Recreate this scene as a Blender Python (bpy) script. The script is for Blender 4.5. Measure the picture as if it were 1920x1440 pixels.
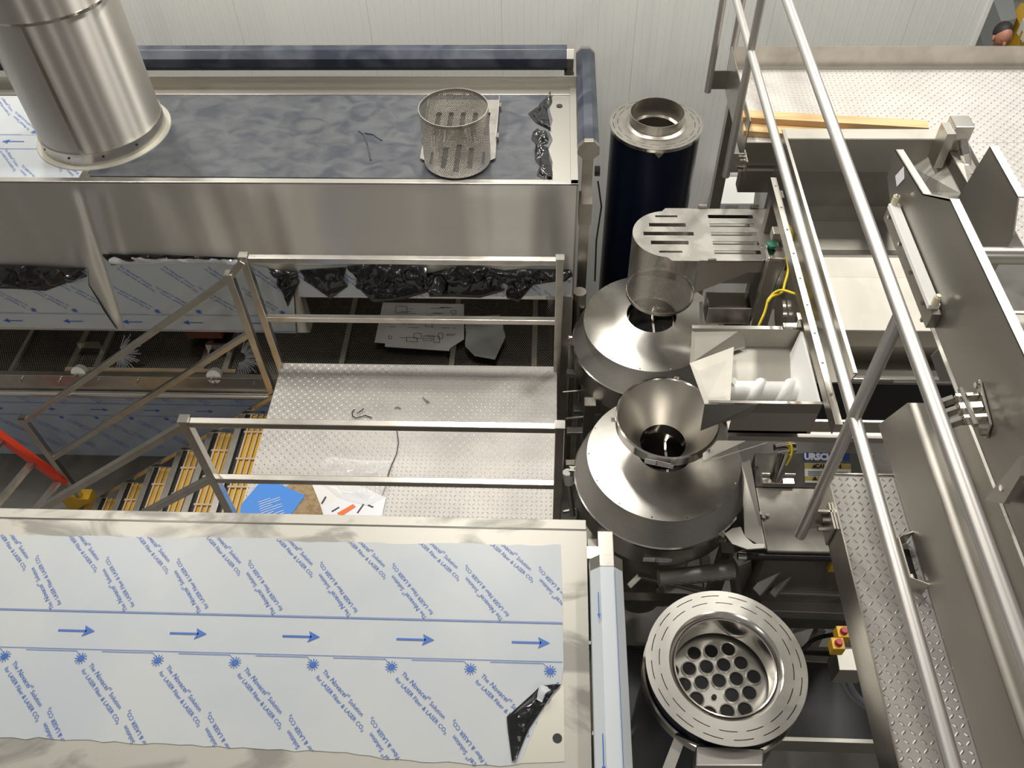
import bpy, math, random
from mathutils import Vector, Matrix, noise
random.seed(7)
PI = math.pi
S = bpy.context.scene
COL = S.collection
for o in list(bpy.data.objects):
    bpy.data.objects.remove(o)

# ------------------------------------------------------------------ camera
CAM_H = 6.79
F_PX, PITCH, ROLL, YAW = 1605.17, math.radians(49.5354), math.radians(-1.89387), math.radians(-3.54395)
_fw = Vector((math.sin(YAW)*math.cos(PITCH), math.cos(YAW)*math.cos(PITCH), -math.sin(PITCH)))
_rt = Vector((math.cos(YAW), -math.sin(YAW), 0))
_up = _rt.cross(_fw)
_R = _rt*math.cos(ROLL) + _up*math.sin(ROLL)
_U = -_rt*math.sin(ROLL) + _up*math.cos(ROLL)
cam_d = bpy.data.cameras.new('camera'); cam = bpy.data.objects.new('camera', cam_d); COL.objects.link(cam)
cam.matrix_world = Matrix(((_R.x, _U.x, -_fw.x, 0), (_R.y, _U.y, -_fw.y, 0), (_R.z, _U.z, -_fw.z, CAM_H), (0, 0, 0, 1)))
cam_d.sensor_width = 36; cam_d.lens = F_PX/1920*36; cam_d.clip_start = 0.05; cam_d.clip_end = 100
S.camera = cam

# ------------------------------------------------------------------ world, lamps, exposure
W = bpy.data.worlds.new('hall'); S.world = W; W.use_nodes = True
W.node_tree.nodes['Background'].inputs[0].default_value = (1.0, 0.975, 0.92, 1)
W.node_tree.nodes['Background'].inputs[1].default_value = 0.22
S.view_settings.view_transform = 'Standard'; S.view_settings.look = 'None'
S.view_settings.gamma = 1.0; S.view_settings.use_curve_mapping = False
S.view_settings.exposure = 0.10
def lamp(x, y, z, w, sx=0.45, sy=0.9, tgt=None):
    l = bpy.data.lights.new('high_bay_light', 'AREA'); l.shape = 'RECTANGLE'; l.size = sx; l.size_y = sy
    l.energy = w; l.color = (1.0, 0.965, 0.9)
    o = bpy.data.objects.new('high_bay_light', l); COL.objects.link(o); o.location = (x, y, z)
    d = Vector(tgt or (x, y, 0)) - Vector((x, y, z))
    o.rotation_euler = d.to_track_quat('-Z', 'Y').to_euler()
for lx in (-4.6, -0.6, 3.6):
    lamp(lx, 7.9, 8.6, 150, tgt=(lx, 4.6, 0))
for lx in (-4.6, -0.6, 3.6):
    lamp(lx, 5.0, 8.6, 170, tgt=(lx, 6.9, 3.0))
for lx in (-4.6, -0.6, 3.6):
    lamp(lx, -2.2, 9.0, 50, tgt=(lx, 0, 0))

# ------------------------------------------------------------------ pixel helpers: a pixel of the photo on a known world plane
CP = Vector((0, 0, CAM_H))
def ray(x, y): return _fw + _R*((x-960)/F_PX) - _U*((y-720)/F_PX)
def PZ(x, y, Z): d = ray(x, y); return CP + d*((Z-CAM_H)/d.z)
def PY(x, y, Y): d = ray(x, y); return CP + d*(Y/d.y)
def PX(x, y, X): d = ray(x, y); return CP + d*(X/d.x)

# ------------------------------------------------------------------ materials
def mat(name, col, metal=0.0, rough=0.5, **k):
    m = bpy.data.materials.new(name); m.use_nodes = True
    nt = m.node_tree; b = nt.nodes['Principled BSDF']
    b.inputs['Base Color'].default_value = (*col, 1); b.inputs['Metallic'].default_value = metal
    b.inputs['Roughness'].default_value = rough
    if 'spec' in k: b.inputs['Specular IOR Level'].default_value = k['spec']
    if 'coat' in k: b.inputs['Coat Weight'].default_value = k['coat']; b.inputs['Coat Roughness'].default_value = 0.25
    tc = nt.nodes.new('ShaderNodeTexCoord')
    def noise_n(scale, detail=3, stretch=(1, 1, 1), dist=0.0):
        mp = nt.nodes.new('ShaderNodeMapping'); mp.inputs['Scale'].default_value = stretch
        nt.links.new(tc.outputs['Object'], mp.inputs['Vector'])
        n = nt.nodes.new('ShaderNodeTexNoise'); n.inputs['Scale'].default_value = scale
        n.inputs['Detail'].default_value = detail; n.inputs['Distortion'].default_value = dist
        nt.links.new(mp.outputs[0], n.inputs['Vector']); return n
    def ramp(src, p0, c0, p1, c1):
        r = nt.nodes.new('ShaderNodeValToRGB'); e = r.color_ramp.elements
        e[0].position = p0; e[0].color = (*c0, 1) if len(c0) == 3 else c0
        e[1].position = p1; e[1].color = (*c1, 1)
        nt.links.new(src, r.inputs[0]); return r
    if 'grain' in k:                                  # brushed relief, stretched along one axis
        st, amt = k['grain']
        n = noise_n(120, 2, st)
        bp = nt.nodes.new('ShaderNodeBump'); bp.inputs['Strength'].default_value = amt; bp.inputs['Distance'].default_value = 0.002
        nt.links.new(n.outputs[0], bp.inputs['Height']); nt.links.new(bp.outputs[0], b.inputs['Normal'])
    if 'aniso' in k:
        b.inputs['Anisotropic'].default_value = k['aniso']; b.inputs['Anisotropic Rotation'].default_value = 0.25
        tg = nt.nodes.new('ShaderNodeTangent'); tg.direction_type = 'UV_MAP'; tg.uv_map = 'UVMap'
        nt.links.new(tg.outputs[0], b.inputs['Tangent'])
    if 'smudge' in k:                                 # stains: colour 2, scale, low, high
        c2, sc, lo, hi = k['smudge'][:4]
        n = noise_n(sc, 6, k.get('sstretch', (1, 1, 1)), 0.8)
        r = ramp(n.outputs[0], lo, col, hi, c2)
        nt.links.new(r.outputs[0], b.inputs['Base Color'])
        if len(k['smudge']) > 4:
            r2 = ramp(n.outputs[0], lo, (rough,)*3, hi, (k['smudge'][4],)*3)
            nt.links.new(r2.outputs[0], b.inputs['Roughness'])
    if 'wave' in k:                                   # soft dents
        sc, amt, st = k['wave']
        n = noise_n(sc, 1, st)
        bp = nt.nodes.new('ShaderNodeBump'); bp.inputs['Strength'].default_value = amt; bp.inputs['Distance'].default_value = 0.05
        nt.links.new(n.outputs[0], bp.inputs['Height'])
        if b.inputs['Normal'].links: nt.links.new(b.inputs['Normal'].links[0].from_socket, bp.inputs['Normal'])
        nt.links.new(bp.outputs[0], b.inputs['Normal'])
    return m

def perf(name, col, pitch, hole, rough=0.35, dark=None):
    """perforated sheet: staggered round holes cut by UV (metres)"""
    m = bpy.data.materials.new(name); m.use_nodes = True; nt = m.node_tree; b = nt.nodes['Principled BSDF']
    b.inputs['Base Color'].default_value = (*col, 1); b.inputs['Metallic'].default_value = 1; b.inputs['Roughness'].default_value = rough
    uv = nt.nodes.new('ShaderNodeUVMap'); sp = nt.nodes.new('ShaderNodeSeparateXYZ'); nt.links.new(uv.outputs[0], sp.inputs[0])
    def M(op, a, bb=None):
        n = nt.nodes.new('ShaderNodeMath'); n.operation = op
        for i, v in enumerate((a, bb)):
            if v is None: continue
            if isinstance(v, (int, float)): n.inputs[i].default_value = v
            else: nt.links.new(v, n.inputs[i])
        return n.outputs[0]
    def cell(off):
        x = M('ADD', M('DIVIDE', sp.outputs[0], pitch), off); y = M('ADD', M('DIVIDE', sp.outputs[1], pitch*1.732), off)
        fx = M('SUBTRACT', M('FRACT', x), 0.5); fy = M('MULTIPLY', M('SUBTRACT', M('FRACT', y), 0.5), 1.732)
        return M('SQRT', M('ADD', M('MULTIPLY', fx, fx), M('MULTIPLY', fy, fy)))
    d = M('MINIMUM', cell(0.0), cell(0.5)); h = M('LESS_THAN', d, hole)
    out = nt.nodes['Material Output']; mx = nt.nodes.new('ShaderNodeMixShader')
    if dark is None: t = nt.nodes.new('ShaderNodeBsdfTransparent')
    else: t = nt.nodes.new('ShaderNodeBsdfDiffuse'); t.inputs[0].default_value = (*dark, 1)
    nt.links.new(h, mx.inputs[0]); nt.links.new(b.outputs[0], mx.inputs[1]); nt.links.new(t.outputs[0], mx.inputs[2])
    nt.links.new(mx.outputs[0], out.inputs[0])
    return m

GX, GY, GZ = (0.02, 1, 1), (1, 0.02, 1), (1, 1, 0.02)
MT = dict(
    steel=mat('brushed stainless', (0.60, 0.575, 0.53), 1, 0.30, grain=(GX, 0.10)),
    steel_z=mat('stainless vertical grain', (0.58, 0.55, 0.50), 1, 0.30, grain=(GZ, 0.04)),
    face=mat('hood face stainless', (0.78, 0.755, 0.70), 1, 0.42, aniso=1.0, wave=(1.3, 0.35, (2.4, 1, 0.3))),
    duct=mat('duct sheet', (0.62, 0.59, 0.54), 1, 0.42, aniso=1.0),
    dull=mat('bead blasted stainless', (0.50, 0.475, 0.43), 1, 0.5),
    dark=mat('stainless darkened for shade', (0.36, 0.345, 0.31), 1, 0.42),  # darker copy of the stainless, shade put into its base colour
    cab=mat('cabinet stainless', (0.22, 0.21, 0.185), 1, 0.50, smudge=((0.30, 0.28, 0.25), 3, 0.45, 0.6)),
    plate=mat('guard plate stainless', (0.27, 0.26, 0.235), 1, 0.50, smudge=((0.35, 0.335, 0.305), 6, 0.45, 0.6)),
    film_bar=mat('pale film on bar', (0.56, 0.60, 0.62), 0, 0.36),
    pipe=mat('satin pipe', (0.56, 0.54, 0.51), 1, 0.46),
    tube=mat('square tube', (0.56, 0.53, 0.48), 1, 0.30, smudge=((0.46, 0.43, 0.38), 6, 0.45, 0.7)),
    pan=mat('hopper stainless', (0.42, 0.40, 0.355), 1, 0.58, smudge=((0.50, 0.475, 0.425), 3, 0.4, 0.7)),
    shiny=mat('polished steel', (0.68, 0.65, 0.60), 1, 0.14),
    cone=mat('spun cone stainless', (0.58, 0.56, 0.51), 1, 0.32, smudge=((0.48, 0.46, 0.42), 5, 0.45, 0.65, 0.36)),
    smear=mat('stainless with adhesive smears', (0.43, 0.41, 0.365), 0.45, 0.46, spec=0.3, smudge=((0.25, 0.24, 0.215), 3.6, 0.5, 0.60, 0.5), sstretch=(0.7, 1.3, 1)),
    tread=mat('tread plate steel', (0.50, 0.475, 0.445), 0.25, 0.55, smudge=((0.44, 0.415, 0.385), 3, 0.4, 0.7)),
    lug=mat('tread lug steel', (0.42, 0.40, 0.37), 0.8, 0.36),
    film=mat('blue white protective film', (0.42, 0.45, 0.475), 0.0, 0.36, spec=0.35, smudge=((0.47, 0.485, 0.49), 1.5, 0.4, 0.65)),
    filmd=mat('protective film darkened for shade', (0.33, 0.37, 0.45), 0.2, 0.34),  # same film, with the lower panel's shade put into the colour
    print=mat('blue film print', (0.025, 0.11, 0.42), 0, 0.4),
    navy=mat('scuffed navy film', (0.035, 0.040, 0.054), 0.0, 0.42, smudge=((0.082, 0.086, 0.092), 6, 0.34, 0.62, 0.52), sstretch=(1, 1.3, 1)),
    navy_bar=mat('navy film on bar', (0.028, 0.034, 0.052), 0.0, 0.3, smudge=((0.085, 0.095, 0.115), 4, 0.42, 0.68)),
    black_gloss=mat('vessel dark film', (0.005, 0.008, 0.024), 0.0, 0.28, spec=0.2),
    plastic=mat('black crumpled film', (0.006, 0.006, 0.007), 0, 0.13, coat=0.4),
    plastic_s=mat('silver side of film', (0.62, 0.63, 0.65), 0.3, 0.2),
    cream=mat('film glue residue steel', (0.50, 0.48, 0.42), 0.7, 0.45),
    black=mat('black rubber', (0.012, 0.012, 0.013), 0, 0.45),
    wall=mat('wall panel', (0.83, 0.835, 0.80), 0.0, 0.42),
    joint=mat('panel joint', (0.76, 0.765, 0.73), 0, 0.5),
    conc=mat('concrete', (0.30, 0.285, 0.26), 0, 0.55, smudge=((0.20, 0.19, 0.17), 1.6, 0.4, 0.62)),
    white=mat('white plastic', (0.86, 0.86, 0.83), 0, 0.35),
    ivory=mat('ivory plastic', (0.75, 0.68, 0.47), 0, 0.4),
    wood=mat('pine', (0.62, 0.42, 0.21), 0, 0.6, smudge=((0.50, 0.31, 0.14), 5, 0.4, 0.7), sstretch=(0.3, 5, 5)),
    slat=mat('tan grating', (0.66, 0.50, 0.33), 0.2, 0.45),
    yellow=mat('yellow paint', (0.72, 0.42, 0.03), 0.1, 0.4),
    cable=mat('yellow cable', (0.80, 0.62, 0.02), 0, 0.4),
    red=mat('red fibreglass', (0.66, 0.055, 0.02), 0, 0.4),
    rust=mat('rust brown paint', (0.16, 0.05, 0.025), 0, 0.5),
    blue=mat('blue print', (0.04, 0.22, 0.66), 0, 0.4),
    paper=mat('paper', (0.74, 0.73, 0.71), 0, 0.6),
    greypaper=mat('grey paper', (0.50, 0.50, 0.49), 0, 0.6),
    ink=mat('black ink', (0.02, 0.02, 0.025), 0, 0.5),
    card=mat('cardboard', (0.34, 0.24, 0.13), 0, 0.75, smudge=((0.24, 0.16, 0.08), 25, 0.45, 0.6)),
    orange=mat('orange ink', (0.75, 0.15, 0.02), 0, 0.5),
    redlab=mat('red label', (0.55, 0.02, 0.04), 0, 0.4),
    whitelab=mat('white label', (0.75, 0.75, 0.78), 0, 0.4),
    yellab=mat('yellow label', (0.80, 0.62, 0.03), 0, 0.4),
    bluelab=mat('dark blue label', (0.02, 0.06, 0.25), 0, 0.4),
    green=mat('green tag', (0.005, 0.12, 0.07), 0, 0.4),
    brush=mat('grey bristle', (0.25, 0.26, 0.28), 0, 0.5),
    skin=mat('skin', (0.45, 0.20, 0.13), 0, 0.5),
    hair=mat('dark hair', (0.03, 0.025, 0.022), 0, 0.6),
    shirt=mat('olive shirt', (0.14, 0.13, 0.09), 0, 0.8),
    crate=mat('grey crate plastic', (0.32, 0.34, 0.34), 0, 0.5),
    grey=mat('grey conduit', (0.20, 0.21, 0.23), 0, 0.4),
    bore=mat('dark tube bore', (0.012, 0.011, 0.011), 0, 0.5, spec=0.2),
    perf=perf('perforated guard sheet', (0.56, 0.53, 0.48), 0.0115, 0.30),
    perf2=perf('fine perforated guard sheet', (0.50, 0.48, 0.44), 0.0085, 0.28, 0.5, (0.15, 0.145, 0.135)),
    belt=perf('wire mesh belt', (0.42, 0.39, 0.34), 0.020, 0.40, 0.35, (0.006, 0.006, 0.006)),
)
def clear_film():
    m = bpy.data.materials.new('clear bag film'); m.use_nodes = True; nt = m.node_tree
    b = nt.nodes['Principled BSDF']; b.inputs['Base Color'].default_value = (0.85, 0.86, 0.85, 1); b.inputs['Roughness'].default_value = 0.12
    t = nt.nodes.new('ShaderNodeBsdfTransparent'); mx = nt.nodes.new('ShaderNodeMixShader'); mx.inputs[0].default_value = 0.30
    nt.links.new(t.outputs[0], mx.inputs[1]); nt.links.new(b.outputs[0], mx.inputs[2]); nt.links.new(mx.outputs[0], nt.nodes['Material Output'].inputs[0])
    return m
MT['bag'] = clear_film()

# ------------------------------------------------------------------ mesh building
class M:
    def __init__(s): s.v = []; s.f = []; s.uv = None
    def add(s, vs, fs):
        n = len(s.v); s.v += [Vector(v) for v in vs]; s.f += [tuple(i+n for i in f) for f in fs]; return s
    def box(s, x0, x1, y0, y1, z0, z1):
        return s.hexa([(x0, y0, z0), (x1, y0, z0), (x1, y1, z0), (x0, y1, z0)], [(x0, y0, z1), (x1, y0, z1), (x1, y1, z1), (x0, y1, z1)])
    def hexa(s, a, b):
        return s.add(list(a)+list(b), [(3, 2, 1, 0), (4, 5, 6, 7), (0, 1, 5, 4), (1, 2, 6, 5), (2, 3, 7, 6), (3, 0, 4, 7)])
    def prism(s, poly, ext):
        ext = Vector(ext); n = len(poly); a = [Vector(p) for p in poly]; b = [p+ext for p in a]
        return s.add(a+b, [tuple(range(n-1, -1, -1)), tuple(range(n, 2*n))]+[(i, (i+1) % n, (i+1) % n+n, i+n) for i in range(n)])
    def plate(s, poly, t):
        a = [Vector(p) for p in poly]; nr = Vector((0, 0, 0))
        for i in range(len(a)):
            p, q = a[i], a[(i+1) % len(a)]; nr += p.cross(q)
        nr.normalize(); return s.prism(a, -nr*t)
    def bar(s, p, q, w, h, up=(0, 0, 1)):
        p, q = Vector(p), Vector(q); d = (q-p).normalized(); u = Vector(up)
        if abs(d.dot(u)) > 0.98: u = Vector((0, 1, 0))
        r = d.cross(u).normalized(); u = r.cross(d)
        c = [r*(-w/2)-u*(h/2), r*(w/2)-u*(h/2), r*(w/2)+u*(h/2), r*(-w/2)+u*(h/2)]
        return s.hexa([p+k for k in c], [q+k for k in c])
    def tube(s, pts, r, n=12, cap=True):
        pts = [Vector(p) for p in pts]; rings = []; prev = None
        for i, p in enumerate(pts):
            d = (pts[min(i+1, len(pts)-1)]-pts[max(i-1, 0)]).normalized()
            a = prev if prev is not None else (Vector((0, 0, 1)) if abs(d.z) < 0.9 else Vector((1, 0, 0)))
            a = (a-d*a.dot(d)).normalized(); prev = a; b = d.cross(a)
            rings.append([p+(a*math.cos(2*PI*k/n)+b*math.sin(2*PI*k/n))*(r if not isinstance(r, (list, tuple)) else r[i]) for k in range(n)])
        vs = [v for g in rings for v in g]; fs = []
        for i in range(len(pts)-1):
            for k in range(n): fs.append((i*n+k, i*n+(k+1) % n, (i+1)*n+(k+1) % n, (i+1)*n+k))
        if cap: fs += [tuple(range(n-1, -1, -1)), tuple(range((len(pts)-1)*n, len(pts)*n))]
        return s.add(vs, fs)
    def lathe(s, prof, c, n=64, closed=False, a0=0, a1=2*PI):
        c = Vector(c); m = len(prof); full = abs(a1-a0-2*PI) < 1e-6; k = n if full else n+1
        vs = [c+Vector((r*math.cos(a0+(a1-a0)*i/n), r*math.sin(a0+(a1-a0)*i/n), z)) for i in range(k) for r, z in prof]
        fs = []
        for i in range(n):
            j = (i+1) % k
            for q in range(m if closed else m-1):
                w = (q+1) % m; fs.append((i*m+q, j*m+q, j*m+w, i*m+w))
        return s.add(vs, fs)
def mesh_of(name, B, material, smooth=None, uv=None):
    me = bpy.data.meshes.new(name); me.from_pydata([tuple(v) for v in B.v], [], B.f); me.update()
    if material is not None: me.materials.append(MT[material] if isinstance(material, str) else material)
    if smooth is not None:
        for p in me.polygons: p.use_smooth = True
        me.set_sharp_from_angle(angle=math.radians(smooth))
    if uv:
        l = me.uv_layers.new(name='UVMap')
        for p in me.polygons:
            us = [uv(me.vertices[me.loops[li].vertex_index].co) for li in p.loop_indices]
            mx = max(u[0] for u in us); per = uv.per if hasattr(uv, 'per') else None
            for li, u in zip(p.loop_indices, us):
                if per and mx-u[0] > per/2: u = (u[0]+per, u[1])
                l.data[li].uv = u
    return me
def link(name, me, parent=None):
    o = bpy.data.objects.new(name, me); COL.objects.link(o)
    if parent is not None: o.parent = parent
    return o
def part(name, B, material, parent, smooth=None, uv=None, label=None, stuff=False, bevel=0):
    o = link(name, mesh_of(name, B, material, smooth, uv), parent)
    if label: o['label'] = label
    if stuff or name.startswith('bolt') or name in ('screw', 'rivet', 'rail_stud', 'liner_bolt'): o['kind'] = 'stuff'
    if bevel:
        b = o.modifiers.new('bevel', 'BEVEL'); b.width = bevel; b.segments = 2; b.limit_method = 'ANGLE'
    return o
def thing(name, label, cat, group=None):
    o = bpy.data.objects.new(name, None); COL.objects.link(o); o.empty_display_size = 0.1
    o['label'] = label; o['category'] = cat
    if group: o['group'] = group
    return o
def single(name, B, material, label, cat, group=None, **k):
    o = part(name, B, material, None, **k); o['label'] = label; o['category'] = cat
    if group: o['group'] = group
    return o
def struct(name, B, material, **k):
    o = part(name, B, material, None, **k); o['kind'] = 'structure'; return o
def rebase():
    """move each Empty of a thing to the base of its parts"""
    for o in list(COL.objects):
        if o.type == 'EMPTY' and o.parent is None and o.children:
            pts = [v.co for c in o.children_recursive if c.type == 'MESH' for v in c.data.vertices]
            if not pts: continue
            b = Vector(((min(p.x for p in pts)+max(p.x for p in pts))/2, (min(p.y for p in pts)+max(p.y for p in pts))/2, min(p.z for p in pts)))
            o.location = b
            for c in o.children: c.location = c.location-b
def cyl_uv(cx, cy, R):
    def f(co): return (((math.atan2(co.y-cy, co.x-cx)) % (2*PI))*R, co.z)
    f.per = 2*PI*R
    return f
def cone_uv(cx, cy, R):
    def f(co): return (((math.atan2(co.y-cy, co.x-cx)) % (2*PI))*R, math.hypot(co.x-cx, co.y-cy)*1.2)
    f.per = 2*PI*R
    return f
def arc(c, r, a0, a1, n): return [(c[0]+r*math.cos(a0+(a1-a0)*i/n), c[1]+r*math.sin(a0+(a1-a0)*i/n)) for i in range(n+1)]
def bolt(B, p, r=0.012, h=0.012, ax=(0, 0, 1)):
    p = Vector(p); ax = Vector(ax).normalized(); B.tube([p, p+ax*h], r, 6)

def smooth_path(pts, n=6):
    out = []
    P = [pts[0]]+list(pts)+[pts[-1]]
    for i in range(1, len(P)-2):
        for k in range(n):
            t = k/n; out.append(tuple(0.5*((2*b)+(-a+c)*t+(2*a-5*b+4*c-d)*t*t+(-a+3*b-3*c+d)*t**3) for a, b, c, d in zip(P[i-1], P[i], P[i+1], P[i+2])))
    out.append(tuple(pts[-1])); return out
def on_cyl(x, y, cx, cy, R):
    d = ray(x, y); ox, oy = -cx, -cy; A = d.x*d.x+d.y*d.y; Bq = 2*(ox*d.x+oy*d.y); C = ox*ox+oy*oy-R*R
    D = Bq*Bq-4*A*C
    return CP+d*((-Bq-math.sqrt(max(D, 0)))/(2*A))
# flat plate with slots: built from strips between holes (holes: list of (x0,x1,y0,y1) slots, sharing columns)
def text_mesh(body, size, align='LEFT', shear=0.0, bold=0.0):
    cu = bpy.data.curves.new('txt', 'FONT'); cu.body = body; cu.size = size; cu.align_x = align; cu.resolution_u = 2
    cu.shear = shear; cu.offset = bold
    ob = bpy.data.objects.new('txt', cu); COL.objects.link(ob)
    dg = bpy.context.evaluated_depsgraph_get(); me = bpy.data.meshes.new_from_object(ob.evaluated_get(dg))
    vs = [(v.co.x, v.co.y) for v in me.vertices]; fs = [tuple(p.vertices) for p in me.polygons]
    bpy.data.objects.remove(ob); bpy.data.curves.remove(cu); bpy.data.meshes.remove(me)
    return vs, fs
def put_text(B, tm, origin, ux, uy, keep=None):
    o, ux, uy = Vector(origin), Vector(ux), Vector(uy); vs, fs = tm
    P = [o+ux*x+uy*y for x, y in vs]
    if keep: fs = [f for f in fs if keep(sum((P[i] for i in f), Vector())/len(f))]
    used = sorted({i for f in fs for i in f}); ix = {i: k for k, i in enumerate(used)}
    B.add([P[i] for i in used], [tuple(ix[i] for i in f) for f in fs])
def inpoly(x, y, poly):
    c = False; n = len(poly)
    for i in range(n):
        x1, y1 = poly[i]; x2, y2 = poly[(i+1) % n]
        if (y1 > y) != (y2 > y) and x < (x2-x1)*(y-y1)/(y2-y1)+x1: c = not c
    return c
# the repeating print of the protective film, in metres: u along the arrows, v up from the arrow line
_T1 = text_mesh('The ', 0.024); _T2 = text_mesh('Novacel', 0.028, shear=0.15); _T5 = text_mesh('\u00ae', 0.014); _T3 = text_mesh('Solution', 0.024)
_T4 = text_mesh('for LASER Fiber & LASER CO\u2082', 0.0225)
def block():
    vs, fs = [], []
    def app(t, dx, dy):
        n = len(vs); vs.extend((x+dx, y+dy) for x, y in t[0]); fs.extend(tuple(i+n for i in f) for f in t[1])
    w = lambda t: max(x for x, y in t[0])
    app(_T1, 0, 0); x = w(_T1)+0.008; app(_T2, x, 0); app(_T5, x+w(_T2)+0.002, 0.012); x += w(_T2)+0.020; app(_T3, x, 0)
    app(_T4, 0.0, -0.032)
    L = x+w(_T3); s = 0.250/L
    return [(a*s, b) for a, b in vs], fs
BLK = block()
def film_print(name, parent, org, U, Vv, nrm, u0, u1, v0, v1, poly, phase=0.0, aphase=0.0):
    """org: arrow line origin; poly: clip outline in (u,v)"""
    B = M(); org, U, Vv, nrm = Vector(org), Vector(U), Vector(Vv), Vector(nrm)
    org = org+nrm*0.0022
    def keep(p): q = p-org; return inpoly(q.dot(U), q.dot(Vv), poly)
    def quad(a, b, w):
        a, b = Vector(a), Vector(b); d = (b-a).normalized(); pr = Vector((-d.y, d.x))*w/2
        n = max(1, int((b-a).length/0.04))
        for i in range(n):
            p, q = a+(b-a)*i/n, a+(b-a)*(i+1)/n
            if inpoly(*((p+q)/2), poly):
                B.add([org+U*k.x+Vv*k.y for k in (p-pr, q-pr, q+pr, p+pr)], [(0, 1, 2, 3)])
    per = 0.317
    for i in range(int(u0/per)-3, int(u1/per)+3):
        u = i*per+phase
        for sv in (-0.117, -0.117-0.66, -0.117+0.64):     # star rows (only the first has a star near the lines)
            if sv == -0.117:
                c = Vector((u, sv))
                for k in range(12):
                    a = 2*PI*k/12; quad(c+Vector((math.cos(a), math.sin(a)))*0.011, c+Vector((math.cos(a), math.sin(a)))*0.025, 0.003)
                if inpoly(c.x, c.y, poly):
                    vs = [org+U*(c.x+0.012*math.cos(2*PI*k/14))+Vv*(c.y+0.012*math.sin(2*PI*k/14)) for k in range(14)]
                    B.add(vs, [tuple(range(14))])
                quad((u-0.24, -0.086), (u-0.028, -0.086), 0.0022); quad((u-0.028, -0.086), (u-0.010, -0.104), 0.0018)
            a = math.radians(-43); d = U*math.cos(a)+Vv*math.sin(a); e = -U*math.sin(a)+Vv*math.cos(a)
            put_text(B, BLK, org+U*(u+0.042)+Vv*(sv-0.028), d, e, keep)
            # the inverted block above the lines of each band
            a = math.radians(131); d = U*math.cos(a)+Vv*math.sin(a); e = -U*math.sin(a)+Vv*math.cos(a)
            put_text(B, BLK, org+U*(u+0.122)+Vv*(sv+0.117+0.098), d, e, keep)
    for i in range(int(u0/0.471)-2, int(u1/0.471)+2):
        u = i*0.471+aphase
        quad((u-0.155, 0), (u-0.035, 0), 0.0085)
        if inpoly(u-0.02, 0, poly):
            B.add([org+U*a+Vv*b for a, b in ((u, 0), (u-0.048, 0.024), (u-0.040, 0), (u-0.048, -0.024))], [(0, 1, 2, 3)])
    quad((u0, 0.084), (u1, 0.084), 0.0028); quad((u0, 0.090), (u1, 0.090), 0.0018); quad((u0, -0.078), (u1, -0.078), 0.0022)
    return part(name, B, 'print', parent, stuff=True, label='blue printed arrows, lines and lettering')
def crumple(top, bot, nu, nv, amp, seed, nrm, material_name='plastic'):
    """crumpled loose film between two edge lines"""
    B = M(); nrm = Vector(nrm).normalized(); top = [Vector(p) for p in top]; bot = [Vector(p) for p in bot]
    def samp(L, t):
        x = t*(len(L)-1); i = min(int(x), len(L)-2); return L[i].lerp(L[i+1], x-i)
    rnd = random.Random(seed); vs = []
    for i in range(nu+1):
        t = i/nu; a, b = samp(top, t), samp(bot, t)
        for j in range(nv+1):
            s = j/nv; p = a.lerp(b, s); q = p*7+Vector((seed*3.1, 0, 0))
            d = abs(noise.noise(q*0.8))*2.2+abs(noise.noise(q*2.1+Vector((0, 5, 0))))*0.9+rnd.random()*0.07
            e = math.sin(PI*min(1, s*1.15))**0.6
            lat = Vector((noise.noise(q*1.5+Vector((9, 0, 0))), 0, noise.noise(q*1.5+Vector((0, 9, 0)))))*amp*1.2
            vs.append(p+nrm*(0.004+amp*d*e)+lat*e*(1 if 0 < j else 0))
    fs = []
    for i in range(nu):
        for j in range(nv):
            a = i*(nv+1)+j; c = a+nv+1
            if (i+j) % 2: fs += [(a, c, c+1), (a, c+1, a+1)]
            else: fs += [(a, c, a+1), (c, c+1, a+1)]
    B.add(vs, fs); return B
def lugs(poly, z, B, pitch=0.031, L=0.012, wd=0.0032, h=0.0012):
    xs = [p[0] for p in poly]; ys = [p[1] for p in poly]
    ni = int((max(xs)-min(xs))/pitch); nj = int((max(ys)-min(ys))/pitch)
    for i in range(ni+1):
        for j in range(nj+1):
            x, y = min(xs)+(i+.5)*pitch, min(ys)+(j+.5)*pitch
            if not inpoly(x, y, poly): continue
            a = PI/4 if (i+j) % 2 else -PI/4
            c, s = math.cos(a), math.sin(a)
            q = [(-L, 0, 0), (-L*.4, -wd, 0), (L*.4, -wd, 0), (L, 0, 0), (L*.4, wd, 0), (-L*.4, wd, 0), (-L*.45, 0, h), (L*.45, 0, h)]
            B.add([(x+u*c-v*s, y+u*s+v*c, z+w) for u, v, w in q], [(0, 1, 6), (1, 2, 7, 6), (2, 3, 7), (3, 4, 7), (4, 5, 6, 7), (5, 0, 6)])

# ================================================================== SETTING
struct('floor', M().box(-9, 12, -5, 22, -0.1, 0), 'conc')
wb = struct('wall_back', M().box(-8.5, 3.33, 6.63, 6.75, 0, 5.4), 'joint')
PW = 1.062; x = 0.667-8*PW; k = 0
while x < 3.3:
    w = min(PW, 3.35-x)-0.001
    B = M(); pts = [(0.0, 0.0025), (0.003, 0)]
    for i in range(1, int(w/0.059)+1):
        u = i*0.059
        if u > w-0.012: break
        d = -0.0022 if i % 2 == 0 else 0.0025
        pts += [(u-0.004, 0), (u-0.0015, d), (u+0.0015, d), (u+0.004, 0)]
    pts += [(w-0.003, 0), (w, 0.0025)]
    vs = [(x+u, 6.60+d, z) for u, d in pts for z in (0.02, 5.4)]
    B.add(vs, [(2*i, 2*i+2, 2*i+3, 2*i+1) for i in range(len(pts)-1)])
    part('wall_panel', B, 'wall', wb); x += PW
B = M().box(3.335, 3.365, 6.585, 6.77, 0, 5.4); part('corner_trim', B, 'white', wb)

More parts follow.
